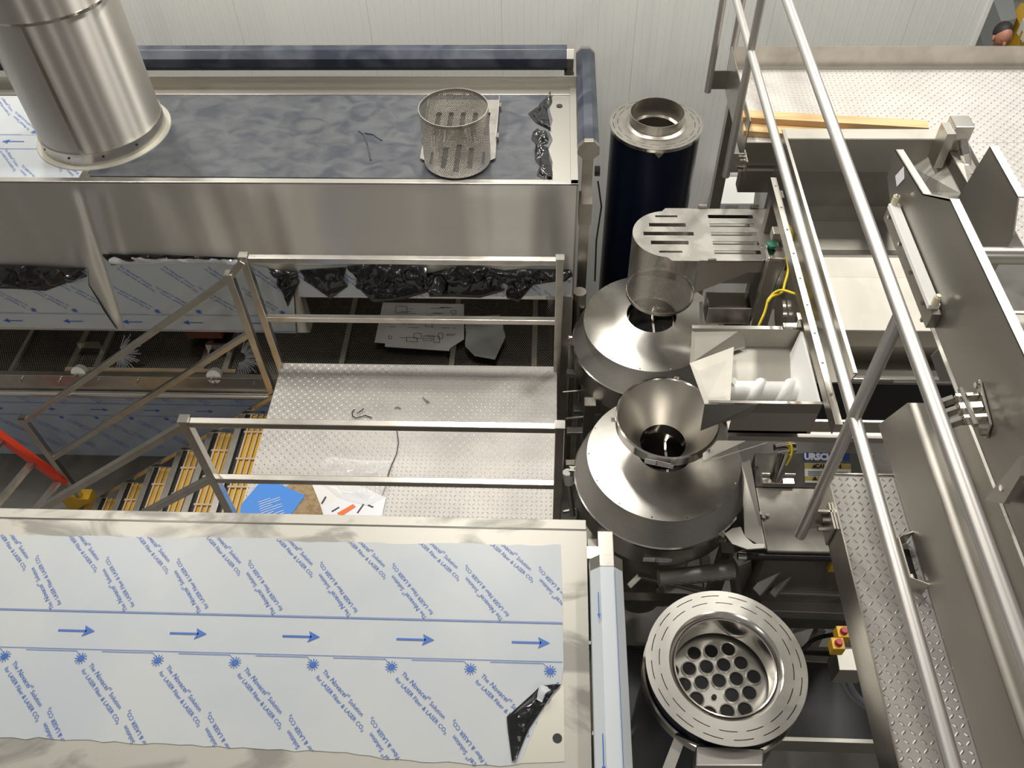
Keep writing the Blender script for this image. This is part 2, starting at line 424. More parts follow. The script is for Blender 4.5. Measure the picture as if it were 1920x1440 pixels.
# ================================================================== REAR OVEN
TOPZ, FY, XR = 3.46, 4.5, 0.186
ov = thing('industrial_oven', 'long stainless industrial oven at the rear with navy filmed top and curved bright hood face', 'oven')
part('hood_top', M().box(-6.5, XR, FY+0.01, 5.67, TOPZ-0.02, TOPZ), 'steel', ov)
B = M(); B.box(-6.5, XR, FY, FY+0.045, TOPZ, TOPZ+0.012); B.box(-6.5, XR, 5.55, 5.60, TOPZ, TOPZ+0.010);
B.box(XR-0.05, XR, FY, 5.67, TOPZ+0.001, TOPZ+0.012)
part('top_rim', B, 'steel', ov, bevel=0.003)
part('rear_upstand', M().box(-6.5, XR, 5.665, 5.675, TOPZ, TOPZ+0.085), 'dark', ov)
# curved and buckled hood face
def face_grid(xa, xb, za, zb, nx, nz, y0, seamfn=None):
    B = M(); vs = []
    for i in range(nx+1):
        for j in range(nz+1):
            x = xa+(xb-xa)*i/nx; z = za+(zb-za)*j/nz
            d = 0.013*noise.noise(Vector((x*1.6, z*0.35, 3)))+0.004*noise.noise(Vector((x*5, z*1.2, 8)))
            e = min(1, (z-za)/0.15, (zb-z)/0.10)
            if seamfn: d += seamfn(x, z)
            vs.append((x, y0+d*max(0, e), z))
    B.add(vs, [(i*(nz+1)+j, (i+1)*(nz+1)+j, (i+1)*(nz+1)+j+1, i*(nz+1)+j+1) for i in range(nx) for j in range(nz)])
    return B
def xz(co): return (co.x, co.z)
def seam(x, z):
    c = -3.06-0.155*(3.45-z); t = x-c
    amp = 0.5+0.5*math.sin((z-2.5)*7)
    return 0.016*math.exp(-(t/0.05)**2)-0.012*amp*math.exp(-((t+0.16)/0.07)**2)-0.010*math.exp(-((t-0.13)/0.06)**2)
part('hood_face', face_grid(-6.5, -1.83, 2.08, TOPZ, 230, 40, FY, seam), 'face', ov, smooth=60, uv=xz)
part('hood_face', face_grid(-1.83, XR, 2.46, TOPZ, 110, 30, FY), 'face', ov, smooth=60, uv=xz)
B = M(); B.box(-1.835, -1.815, FY, FY+0.10, 2.08, 2.46); B.box(-6.5, -1.83, FY+0.004, FY+0.10, 2.07, 2.085); B.box(-1.83, XR, FY+0.004, FY+0.10, 2.45, 2.465)
B.box(XR-0.012, XR, FY-0.004, FY+0.10, 2.46, TOPZ); B.box(XR-0.20, XR, FY-0.006, FY-0.001, 2.46, 2.49)
part('face_return', B, 'steel_z', ov)
part('side_panel', M().box(XR-0.02, XR-0.002, FY+0.1, 5.66, 1.9, TOPZ-0.02), 'steel_z', ov)
part('rear_panel', M().box(-6.5, XR-0.02, 5.90, 5.93, 0.3, 3.4), 'dark', ov)
for bx_ in ((XR-0.10, XR-0.02, FY+0.02, FY+0.10, 0.0, 2.44), (-6.4, -6.3, FY+0.12, FY+0.2, 0, 2.0), (-5.2, -5.1, 5.75, 5.85, 0, 3.4), (0.0, 0.1, 5.75, 5.85, 0, 3.4)):
    part('leg', M().box(*bx_), 'tube', ov)
# seam batten on the top beside the duct
p = PZ(150, 335, TOPZ)
part('seam_strip', M().box(-3.07, -3.03, FY+0.01, 5.6, TOPZ+0.001, TOPZ+0.006), 'steel', ov)
# navy and blue-white films on the top
navy_poly = [PZ(q[0], q[1], TOPZ) for q in ((168, 331), (172, 180), (1036, 180), (1030, 205), (1036, 226), (1029, 245), (1036, 262), (1028, 280), (1036, 305), (1034, 338), (600, 334))]
part('navy_film', M().plate([p+Vector((0, 0, 0.003)) for p in navy_poly], 0.002), 'navy', ov, label='scuffed dark navy protective film')
wf = part('white_film', M().box(-6.4, -3.08, FY+0.05, 5.54, TOPZ+0.0005, TOPZ+0.0025), 'film', ov, label='blue white printed protective film')
film_print('film_print', wf, (0, 4.96, TOPZ+0.003), (-1, 0, 0), (0, -1, 0), (0, 0, 1), 3.0, 6.3, -0.6, 0.4, [(3.09, -0.55), (6.3, -0.55), (6.3, 0.4), (3.09, 0.4)], phase=0.1)
B = M(); 
for q in ((1049, 198),):
    c = PZ(*q, TOPZ+0.004); B.lathe([(0.0, 0), (0.022, 0)], c, 20)
part('lifting_hole', B, 'black', ov)
# films on the face (flat sheets a little proud of the steel)
def face_poly(px): return [PY(x, y, FY-0.014) for x, y in px]
fa = part('white_film', M().plate(face_poly([(-60, 505), (120, 505), (164, 503), (166, 535), (184, 565), (195, 584), (219, 619), (100, 615), (-60, 611)]), -0.002), 'film', ov, label='blue white printed protective film')
pl = [(x, y) for x, y in ((-60, 505), (164, 503), (166, 535), (184, 565), (195, 584), (219, 619), (-60, 611))]
pl = [PY(x, y, FY-0.014) for x, y in pl]
org = Vector((0, FY-0.017, 2.192))
film_print('film_print', fa, org, (-1, 0, 0), (0, 0, -1), (0, -1, 0), 3.0, 4.7, -0.7, 0.2, [(-(p.x), -(p.z-2.192)) for p in pl], phase=2.929-0.317*9, aphase=3.229-0.471*6)
fb_px = [(193, 477), (330, 486), (440, 490), (500, 502), (520, 516), (548, 545), (551, 560), (555, 625), (400, 621), (237, 618), (226, 588), (217, 560), (205, 520)]
fb = part('white_film', M().plate(face_poly(fb_px), -0.002), 'film', ov, label='blue white printed protective film')
pl = [PY(x, y, FY-0.014) for x, y in fb_px]
film_print('film_print', fb, org, (-1, 0, 0), (0, 0, -1), (0, -1, 0), 1.7, 3.4, -0.8, 0.2, [(-(p.x), -(p.z-2.192)) for p in pl], phase=2.929-0.317*9, aphase=2.768-0.471*5)
fc_px = [(558, 500), (700, 498), (840, 520), (1000, 500), (1072, 505), (1068, 553), (960, 556), (560, 556)]
fc = part('white_film', M().plate(face_poly(fc_px), -0.002), 'film', ov, label='blue white printed protective film')
pl = [PY(x, y, FY-0.014) for x, y in fc_px]
film_print('film_print', fc, org+Vector((0, 0, 0)), (-1, 0, 0), (0, 0, -1), (0, -1, 0), -0.2, 2.0, -0.8, 0.0, [(-(p.x), -(p.z-2.192)) for p in pl], phase=0.1)
# lower frame, belt, cross bars
B = M(); B.box(-6.5, -1.2, 4.55, 4.60, 1.30, 1.47); part('front_beam', B, 'tube', ov, bevel=0.004)
part('front_rail', M().tube([(-6.5, 4.53, 1.262), (-0.3, 4.53, 1.262)], 0.032), 'shiny', ov, smooth=40)
B = M()
for i in range(9): B.tube([(-4.4+i*0.33, 4.545, 1.44), (-4.4+i*0.33, 4.50, 1.44)], 0.010, 6)
part('rail_stud', B, 'shiny', ov)
lp = part('lower_panel', M().box(-6.5, -1.3, 4.58, 4.62, 0.295, 1.225), 'steel', ov)
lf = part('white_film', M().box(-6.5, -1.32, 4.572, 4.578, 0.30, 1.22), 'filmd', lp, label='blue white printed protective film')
o2 = film_print('film_print', ov, (0, 4.571, 0.995), (1, 0, 0), (0, 0, 1), (0, -1, 0), -4.9, -1.4, -0.7, 0.25, [(-6, -0.68), (-1.3, -0.68), (-1.3, 0.22), (-6, 0.22)], phase=-3.997+0.317*12+0.0, aphase=-3.846+0.471*8)
B = M().box(-6.5, 0.05, 4.62, 5.88, 1.185, 1.19)
def buv(co): return (co.x, co.y)
part('mesh_belt', B, 'belt', ov, uv=buv)
def over(px, py, Z=1.21): return PZ(px, py, Z)
for (xm, ym, w) in ((45, 655, 0.035), (150, 655, 0.05), (198, 655, 0.05), (392, 655, 0.05), (436, 655, 0.05), (655, 620, 0.045), (851, 650, 0.045), (1003, 620, 0.045)):
    X = over(xm, ym).x
    part('belt_cross_bar', M().box(X-w/2, X+w/2, 4.62, 5.88, 1.195, 1.235), 'tube', ov)
for (xm) in (172, 412):
    X = over(xm, 655).x
    part('bracket_plate', M().box(X-0.10, X+0.10, 5.08, 5.10, 1.235, 1.30), 'tube', ov)
a, b = PZ(122, 691, 1.36), PZ(440, 700, 1.36)
part('brush_bar', M().box(a.x, b.x, a.y-0.02, a.y+0.02, 1.33, 1.36), 'slat', ov)
for (xx, yy) in ((150, 697), (403, 703)):
    c = PZ(xx, yy, 1.46); B = M()
    B.tube([c+Vector((0, 0.02, -0.01)), c+Vector((0, -0.03, 0.01))], 0.062, 24); part('hand_knob', B, 'white', ov, smooth=40, label='round white plastic knob')
    part('knob_screw', M().tube([c+Vector((0, -0.03, 0.01)), c+Vector((-0.01, -0.075, 0.015))], 0.011, 8), 'shiny', ov)
for (xx, yy) in ((243, 655), (470, 662)):
    c = PZ(xx-20, yy+8, 1.32); B = M()
    for k in range(22):
        a = -1.6+3.0*k/21; d = Vector((math.cos(a)*0.95, math.sin(a)*0.75, math.sin(a)*0.45)); r0, r1 = 0.05, 0.19+0.03*math.sin(k*2.4)
        B.bar(c+d*r0, c+d*r1+Vector((0.004*math.sin(k), 0, 0.01*math.cos(k*1.7))), 0.009, 0.004)
    part('bristle_fan', B, 'brush', ov, label='fan of stiff grey bristles')
c = PZ(370, 640, 1.35); part('gear_box', M().box(c.x-0.16, c.x+0.17, 5.2, 5.6, 1.25, 1.60), 'rust', ov, label='brown painted box inside the oven', bevel=0.01)
part('gear_label', M().box(c.x-0.13, c.x-0.08, 5.19, 5.199, 1.42, 1.46), 'whitelab', ov)

# octagonal covered bars on posts around the oven tops
def octa_bar(parent, p, q, r, capn, capf, cover):
    p, q = Vector(p), Vector(q); d = (q-p).normalized(); L = (q-p).length
    def seg(a, b, rr, m, nm, **k):
        B = M(); side = d.cross(Vector((0, 0, 1))).normalized(); up = side.cross(d)*1.0
        ring = lambda c: [c+side*(rr*math.cos(PI/8+k*PI/4))+up*(rr*math.sin(PI/8+k*PI/4)) for k in range(8)]
        A, C = ring(p+d*a), ring(p+d*b)
        B.add(A+C, [tuple(range(7, -1, -1)), tuple(range(8, 16))]+[(i, (i+1) % 8, (i+1) % 8+8, i+8) for i in range(8)])
        return part(nm, B, m, parent, **k)
    seg(capn, L-capf, r, cover, 'bar_cover', bevel=0.002)
    if capn: seg(0, capn, r*1.02, 'tube', 'end_cap', bevel=0.002)
    if capf: seg(L-capf, L, r*1.02, 'tube', 'end_cap', bevel=0.002)
octa_bar(ov, (-6.5, 5.90, 3.56), (0.165, 5.90, 3.56), 0.088, 0, 0.05, 'navy_bar')
octa_bar(ov, (0.258, 4.86, 3.47), (0.258, 6.10, 3.47), 0.075, 0.04, 0.03, 'navy_bar')
B = M(); B.box(0.225, 0.295, 4.90, 4.97, 0.0, 3.40); part('post', B, 'tube', ov)
B = M(); B.box(0.21, 0.30, 4.80, 4.95, 2.9, 3.08); part('post_bracket', B, 'tube', ov)
part('post_knob', M().tube([(0.31, 4.92, 3.27), (0.345, 4.92, 3.27)], 0.035, 16), 'black', ov)
B = M(); B.box(0.10, 0.17, 5.84, 5.95, 0.0, 3.48); part('post', B, 'tube', ov)
part('cable', M().tube([(0.335, 4.9, 3.2), (0.37, 4.88, 3.0), (0.35, 4.87, 2.7), (0.36, 4.87, 2.3)], 0.006, 6), 'black', ov, smooth=60)
B = M(); B.tube([(0.24, 4.70, 2.35), (0.24, 4.70, 0)], 0.05, 16); part('round_post', B, 'tube', ov, smooth=40)

# black crumpled film hanging along the face and on the top
def edge(px, Y=FY-0.02): return [PY(x, y, Y) for x, y in px]
def bunch(top, bot, nu, nv, amp, seed, label, m='plastic', Y=FY-0.02):
    return single('peeled_film', crumple(edge(top, Y), edge(bot, Y), nu, nv, amp*1.3, seed, (0, -1, 0)), m, label, 'plastic film', 'peeled protective film', smooth=50)
bunch([(-40, 496), (60, 498), (110, 501), (163, 502)], [(-40, 540), (30, 541), (85, 545), (125, 530), (163, 518)], 90, 16, 0.035, 1, 'black crumpled film hanging left of the hood seam at the left frame edge')
bunch([(192, 475), (205, 476), (300, 477), (440, 482)], [(196, 479), (209, 497), (300, 485), (440, 488)], 60, 4, 0.012, 2, 'thin black film fold above the silver roll left of the stair post')
single('peeled_film', crumple(edge([(208, 480), (300, 480), (380, 481), (446, 486)]), edge([(209, 496), (300, 494), (380, 492), (446, 495)]), 60, 8, 0.022, 3, (0, -1, 0)), 'plastic_s', 'rolled silver side of film along hood face left of the stair post', 'plastic film', 'peeled protective film')
bunch([(505, 502), (530, 508), (560, 508)], [(520, 520), (540, 575), (558, 535)], 16, 26, 0.03, 4, 'narrow twisted black film dangling just right of the stair post')
bunch([(561, 506), (600, 503), (650, 500)], [(590, 538), (620, 560), (652, 537)], 34, 14, 0.03, 5, 'black film flap right of the narrow dangling strip')
bunch([(651, 498), (700, 494), (760, 496), (800, 501)], [(672, 540), (700, 566), (760, 560), (800, 548)], 60, 18, 0.045, 6, 'largest black film bunch at the middle of the rear rail')
bunch([(800, 512), (860, 498), (900, 498), (946, 506)], [(805, 556), (850, 556), (900, 558), (946, 545)], 60, 16, 0.04, 7, 'black film bunch left of the small bare steel square')
bunch([(944, 506), (980, 504), (1036, 504), (1066, 504)], [(950, 558), (972, 566), (1000, 534), (1062, 524)], 44, 16, 0.04, 8, 'black film bunch behind the right platform post')
def topb(px, z=TOPZ+0.004): return [PZ(x, y, z) for x, y in px]
for i, (t, b, lab) in enumerate((
    ([(1030, 178), (1036, 190), (1026, 206), (1030, 226), (1033, 243)], [(1024, 186), (1012, 197), (990, 214), (1005, 232), (1028, 243)], 'crumpled black film at the rear right corner of the navy top'),
    ([(1010, 246), (1026, 250), (1029, 262), (1027, 270)], [(999, 248), (996, 262), (1004, 271), (1018, 273)], 'middle crumpled black film patch on the navy top edge'),
    ([(1012, 272), (1028, 277), (1030, 300), (1036, 322), (1036, 336)], [(1002, 282), (1003, 300), (1012, 312), (1006, 330), (1024, 338)], 'crumpled black film at the front right corner of the navy top'))):
    single('peeled_film', crumple(topb(t), topb(b), 26, 12, 0.03, 20+i, (0, 0, 1)), 'plastic', lab, 'plastic film', 'peeled protective film', smooth=50)
# two dark strips lying on the navy top
for pts, lab in (([(672, 245), (683, 252), (690, 275), (695, 300)], 'longer thin dark strip lying on the navy oven top'), ([(684, 249), (700, 252), (716, 263)], 'shorter thin dark strip lying on the navy oven top')):
    single('plastic_strip', M().tube([PZ(x, y, TOPZ+0.009) for x, y in pts], 0.005, 6), 'navy_bar', lab, 'strip', 'strips on the oven top')
# drawings and cloth on the belt
def sheet(px, Z, m, name, label, cat, bend=0.0, parent=None, th=0.002):
    B = M(); P = [PZ(x, y, Z) for x, y in px]; B.plate(P, -th if (P[1]-P[0]).cross(P[2]-P[1]).z < 0 else th)
    return part(name, B, m, parent) if parent else single(name, B, m, label, cat)
dz = 1.245
dr = sheet([(702, 642), (718, 567), (870, 570), (870, 636), (842, 654)], dz, 'paper', 'drawing_sheets', 'white technical drawing sheets lying on the wire belt behind the platform', 'paper')
B = M(); rr = random.Random(3)
for k in range(46):
    x0, y0 = rr.uniform(722, 850), rr.uniform(574, 635); w = rr.uniform(3, 22); h = rr.choice((0, 0, 0, rr.uniform(4, 14)))
    q = [PZ(x0, y0, dz+0.003), PZ(x0+w, y0+0.4, dz+0.003)]
    B.bar(q[0], q[1], 0.004, 0.0006)
    if h: q2 = PZ(x0, y0+h, dz+0.003); B.bar(q[0], q2, 0.004, 0.0006); B.bar(q2, q2+(q[1]-q[0]), 0.004, 0.0006); B.bar(q[1], q[1]+(q2-q[0]), 0.004, 0.0006)
part('printed_lines', B, 'ink', dr, stuff=True)
sheet([(722, 650), (722, 641), (840, 641), (846, 650), (842, 658)], dz-0.004, 'paper', 'drawing_sheet', 'lower white sheet sticking out under the technical drawings', 'paper')
B = crumple([PZ(x, y, dz) for x, y in ((874, 600), (905, 593), (937, 590))], [PZ(x, y, dz) for x, y in ((872, 650), (890, 668), (928, 675), (948, 632))], 12, 12, 0.01, 9, (0, 0, 1))
single('grey_sheet', B, 'greypaper', 'grey folded sheet on the wire belt right of the technical drawings', 'paper', smooth=80)

# ================================================================== EXHAUST DUCT
dc = (-3.087, 5.08)
t = thing('exhaust_duct', 'large round stainless exhaust duct rising from the rear oven top', 'duct')
part('duct_wall', M().lathe([(0.405, 3.55), (0.405, 4.44), (0.398, 4.44), (0.398, 3.55)], (*dc, 0), 96, True), 'duct', t, smooth=40, uv=cyl_uv(*dc, 0.4))
part('duct_wall', M().lathe([(0.412, 4.43), (0.412, 5.9), (0.402, 5.9), (0.402, 4.43)], (*dc, 0), 96, True), 'duct', t, smooth=40, uv=cyl_uv(*dc, 0.4))
part('joint_ring', M().lathe([(0.405, 4.425), (0.418, 4.43), (0.418, 4.445), (0.405, 4.45)], (*dc, 0), 96, True), 'shiny', t, smooth=40)
part('base_collar', M().lathe([(0.413, 3.463), (0.413, 3.56), (0.400, 3.56), (0.400, 3.463)], (*dc, 0), 96, True), 'tube', t, smooth=40)
B = M()
for a in (-2.3, -1.75, -1.2, -0.65): bolt(B, (dc[0]+0.412*math.cos(a), dc[1]+0.412*math.sin(a), 3.53), 0.008, 0.006, (math.cos(a), math.sin(a), 0))
part('rivet', B, 'black', t)
part('sealant_flange', M().lathe([(0.41, 3.4625), (0.452, 3.4625), (0.448, 3.470), (0.41, 3.474)], (*dc, 0), 80, True), 'cream', t, smooth=40)
part('vertical_seam', M().box(dc[0]+0.02, dc[0]+0.045, dc[1]-0.409, dc[1]-0.403, 3.56, 4.43), 'shiny', t)

# ================================================================== SCREEN GUARDS (slotted plate with perforated cylinder)
def slot_plate(B, x0, x1, y0, y1, z, th, holes, round_left=None):
    """plate in XY with slots (xa,xb,yc,w) all along X, grouped in columns: rows cut by strips"""
    cols = {}
    for h in holes: cols.setdefault((h[0], h[1]), []).append((h[2], h[3]))
    xs = sorted(cols)
    def halfw(x):
        if round_left is None: return y0, y1
        cx, cy, R = round_left
        if x < cx: d = math.sqrt(max(0, R*R-(x-cx)**2)); return cy-d, cy+d
        return y0, y1
    cuts = [x0]
    if round_left: cuts += [x0+(round_left[0]-x0)*(1-math.cos(PI/2*i/14)) for i in range(1, 15)]
    for a, b in xs: cuts += [a, b]
    cuts = sorted(set(round(c, 5) for c in cuts+[x1])); 
    for a, b in zip(cuts, cuts[1:]):
        m = (a+b)/2; rows = sorted(r for (p, q), rs in cols.items() if p-1e-6 <= m <= q+1e-6 for r in rs)
        ya, yb = halfw(a), halfw(b); lo = (ya[0], yb[0]); hi = (ya[1], yb[1]); cur = lo
        for yc, w in rows:
            if yc-w/2 < max(cur)+0.004 or yc+w/2 > min(hi)-0.004: continue
            n = (yc-w/2, yc-w/2); B.hexa([(a, cur[0], z), (b, cur[1], z), (b, n[1], z), (a, n[0], z)], [(a, cur[0], z+th), (b, cur[1], z+th), (b, n[1], z+th), (a, n[0], z+th)]); cur = (yc+w/2,)*2
        B.hexa([(a, cur[0], z), (b, cur[1], z), (b, hi[1], z), (a, hi[0], z)], [(a, cur[0], z+th), (b, cur[1], z+th), (b, hi[1], z+th), (a, hi[0], z+th)])
def guard(name, label, cx, cy, zp, L, R=0.222, H=0.37, down=True, along='X'):
    """built with plate at z=0 along +X, cylinder axis at origin; cylinder towards -Z (down) or +Z"""
    t = thing(name, label, 'guard', 'screen guards')
    sg = -1 if down else 1
    hw = R+0.03
    def T(B):
        if along == 'Y': B.v = [Vector((v.y, v.x, v.z)) for v in B.v]; B.f = [tuple(reversed(f)) for f in B.f]
        B.v = [v+Vector((cx, cy, zp)) for v in B.v]; return B
    holes = []
    for k, hl in enumerate((0.07, 0.115, 0.155, 0.115, 0.07)):
        holes.append((-0.0-hl+0.02*0, hl, (k-2)*0.085, 0.034))
    # cut columns must not overlap: use common breakpoints
    H2 = []
    for a, b, yc, w in holes:
        pts = sorted({-0.155, -0.115, -0.07, 0.07, 0.115, 0.155})
        for p, q in zip(pts, pts[1:]):
            if p >= a-1e-6 and q <= b+1e-6: H2.append((p, q, yc, w if abs(yc) < 0.12 else 0.018))
    for k in range(5): H2.append((R+0.04, R+0.04+0.28, (k-2)*0.085, 0.034))
    B = M(); slot_plate(B, -R, L, -hw, hw, -0.003, 0.003, H2, (0.0, 0.0, R))
    if hw > R: pass
    part('slotted_plate', T(B), 'plate', t)
    me_B = M().lathe([(R, 0), (R, sg*H*0.995)], (0, 0, 0), 72)
    if down:                                          # the installed one is open towards the plate's tail
        me_B = M().lathe([(R, 0), (R, sg*H*0.995)], (0, 0, 0), 56, a0=0.62, a1=2*PI-0.62)
    B = T(me_B); uvf = cyl_uv(cx, cy, R); part('perforated_cylinder', B, 'perf', t, smooth=60, uv=uvf)
    B = M().lathe([(R-0.003, sg*(H-0.024)), (R+0.002, sg*(H-0.024)), (R+0.002, sg*H), (R-0.003, sg*H)], (0, 0, 0), 72, True)
    part('rim_band', T(B), 'tube', t, smooth=40)
    for s in (-1, 1):                                 # folded side flanges
        B = M(); y = s*hw
        a, b, c, d = (R*0.75, y, 0), (L, y, 0), (L, y, sg*0.10), (R*0.75, y, sg*(0.27 if down else 0.10))
        if down: B.prism([a, b, (L, y, -0.09), (R*0.75+0.30, y, -0.09), (R*0.75, y, -0.27)], (0, -0.003*s, 0))
        else: B.prism([a, b, (L, y, 0.055), (R*0.75, y, 0.055)], (0, -0.003*s, 0))
        part('side_flange', T(B), 'dull', t)
        B = M().box(R*0.95, R*0.95+0.05, min(y, y+s*0.012), max(y, y+s*0.012), -0.004, 0.022); B.box(L-0.12, L-0.07, min(y, y+s*0.012), max(y, y+s*0.012), -0.004, 0.022)
        part('catch_tab', T(B), 'shiny', t)
    return t
guard('screen_guard', 'stainless slotted guard with perforated drum mounted above the rear slicer', 0.745, 4.19, 3.33, 0.66, H=0.50)
sp = guard('screen_guard', 'spare perforated drum guard standing upside down on the navy oven top', -0.603, 4.755, 3.485, 0.70, R=0.218, H=0.375, down=False, along='Y')

# ================================================================== VERTICAL VESSELS
def vessel(cx, cy, zt, label, collar, R=0.342):
    t = thing('vertical_vessel', label, 'vessel', 'dark clad vertical vessels')
    part('shell', M().lathe([(R-0.012, 0.25), (R-0.012, zt-0.028), (R-0.03, zt-0.028), (R-0.03, 0.25)], (cx, cy, 0), 96, True), 'black_gloss', t, smooth=40)
    part('rim_band', M().lathe([(R-0.004, zt-0.016 if not collar else zt-0.03), (R, zt-0.003), (R-0.02, zt-0.003), (R-0.02, zt-0.016)], (cx, cy, 0), 96, True), 'shiny', t, smooth=40)
    # slotted annular lid: rings with gaps at the slots
    hr = 0.212 if not collar else 0.205
    B = M(); th = 0.004
    def ring(r0, r1, a0, a1, n):
        for i in range(n):
            a, b = a0+(a1-a0)*i/n, a0+(a1-a0)*(i+1)/n
            q = [(cx+r*math.cos(w), cy+r*math.sin(w)) for r, w in ((r0, a), (r1, a), (r1, b), (r0, b))]
            B.hexa([(x, y, zt-th) for x, y in q], [(x, y, zt) for x, y in q])
    w = 0.0035; rs = (R-0.058, R-0.025)
    ring(hr+(0.03 if not collar else 0), rs[0]-w/2, 0, 2*PI, 96); ring(rs[0]+w/2, rs[1]-w/2, 0, 2*PI, 96); ring(rs[1]+w/2, R, 0, 2*PI, 96)
    for k, r in enumerate(rs):
        for i in range(16):
            a = (i+0.5*k+0.1)*2*PI/16; ring(r-w/2, r+w/2, a, a+2*PI/16*0.34, 3)
    part('slotted_lid', B, 'cone', t)
    part('lid_backing', M().lathe([(hr+0.031, zt-0.02), (R-0.025, zt-0.02)], (cx, cy, 0), 64), 'black', t)
    if collar:
        part('collar', M().lathe([(0.199, zt-0.2), (0.199, zt+0.09), (0.195, zt+0.09), (0.195, zt-0.2)], (cx, cy, 0), 80, True), 'tube', t, smooth=40)
        part('collar_fillet', M().lathe([(0.199, zt), (0.224, zt+0.002), (0.199, zt+0.012)], (cx, cy, 0), 80), 'tube', t, smooth=40)
        part('inner_ring', M().lathe([(0.193, zt-0.05), (0.165, zt-0.055), (0.165, zt-0.06), (0.193, zt-0.06)], (cx, cy, 0), 80, True), 'shiny', t, smooth=40)
        part('inner_bore', M().lathe([(0.193, zt-0.06), (0.193, zt-0.9), (0.0, zt-0.9)], (cx, cy, 0), 64), 'steel_z', t, smooth=40)
        B = M().prism([(cx-0.03, cy-R-0.004, zt-0.03), (cx+0.03, cy-R-0.004, zt-0.03), (cx+0.004, cy-R-0.004, zt-0.065), (cx-0.004, cy-R-0.004, zt-0.065)], (0, 0.008, 0)); part('lifting_tab', B, 'tube', t)
    else:
        part('inner_lip', M().lathe([(hr+0.03, zt), (hr+0.012, zt-0.010), (hr+0.006, zt-0.022), (hr, zt-0.024), (hr, zt-0.16), (hr+0.004, zt-0.16), (hr+0.031, zt-0.01)], (cx, cy, 0), 96, True), 'shiny', t, smooth=40)
        part('inner_wall', M().lathe([(0.245, zt-0.16), (0.245, zt-0.34)], (cx, cy, 0), 96), 'shiny', t, smooth=40)
        zz = zt-0.19
        part('tube_sheet', M().lathe([(0, zz), (0.245, zz)], (cx, cy, 0), 64), 'cone', t)
        ang = math.radians(8)
        for i in range(-4, 5):
            for j in range(-4, 5):
                px_, py_ = (i+0.5*(j % 2))*0.0790, j*0.0684
                if math.hypot(px_+0.01, py_+0.01) > 0.205 or (i, j) == (-1, -1): continue
                X, Y = cx+px_*math.cos(ang)-py_*math.sin(ang), cy+px_*math.sin(ang)+py_*math.cos(ang)
                r = part('flue_tube', M().lathe([(0.036, zz+0.0), (0.035, zz+0.007), (0.030, zz+0.007), (0.029, zz)], (X, Y, 0), 28), 'shiny', t, smooth=40)
                part('tube_bore', M().lathe([(0.0, zz+0.002), (0.0295, zz+0.002)], (X, Y, 0), 20), 'bore', r)
        bX, bY = cx+(-1+0.5)*0.079*math.cos(ang)+0.0684*math.sin(ang), cy-0.0684*math.cos(ang)-0.04*math.sin(ang)
        B = M().lathe([(0, zz+0.012), (0.010, zz+0.012), (0.012, zz+0.001)], (bX, bY, 0), 12); part('stud', B, 'bore', t, smooth=40)
        part('clamp_ring', M().lathe([(R-0.006, zt-0.17), (R+0.004, zt-0.165), (R+0.004, zt-0.105), (R-0.006, zt-0.10)], (cx, cy, 0), 96, True), 'shiny', t, smooth=40)
    for a in (0.7, 2.4, 4.0, 5.5): part('foot', M().box(cx+0.25*math.cos(a)-0.03, cx+0.25*math.cos(a)+0.03, cy+0.25*math.sin(a)-0.03, cy+0.25*math.sin(a)+0.03, 0, 0.27), 'tube', t)
    return t
vessel(0.785, 5.614, 3.2, 'tall dark clad round vessel with open collar standing by the back wall', True)
vf = vessel(0.786, 1.497, 3.2, 'dark clad round vessel with tube bundle opening in the foreground', False)
# bracket and box at the foreground vessel's near side
B = M(); a, b, c, d = PZ(1266, 1378, 3.12), PZ(1240, 1445, 3.12), PZ(1262, 1450, 3.12), PZ(1284, 1390, 3.12)
B.plate([a, b, c, d], 0.02); B.plate([a, d, PZ(1332, 1408, 3.12), PZ(1320, 1400, 3.14)], 0.012)
part('bracket_arm', B, 'tube', vf)
B = M(); a, b, c, d = PZ(1300, 1412, 3.05), PZ(1298, 1450, 3.05), PZ(1422, 1450, 3.05), PZ(1424, 1418, 3.05)
B.plate([a, b, c, d], -0.10); part('inlet_box', B, 'steel', vf, bevel=0.006)

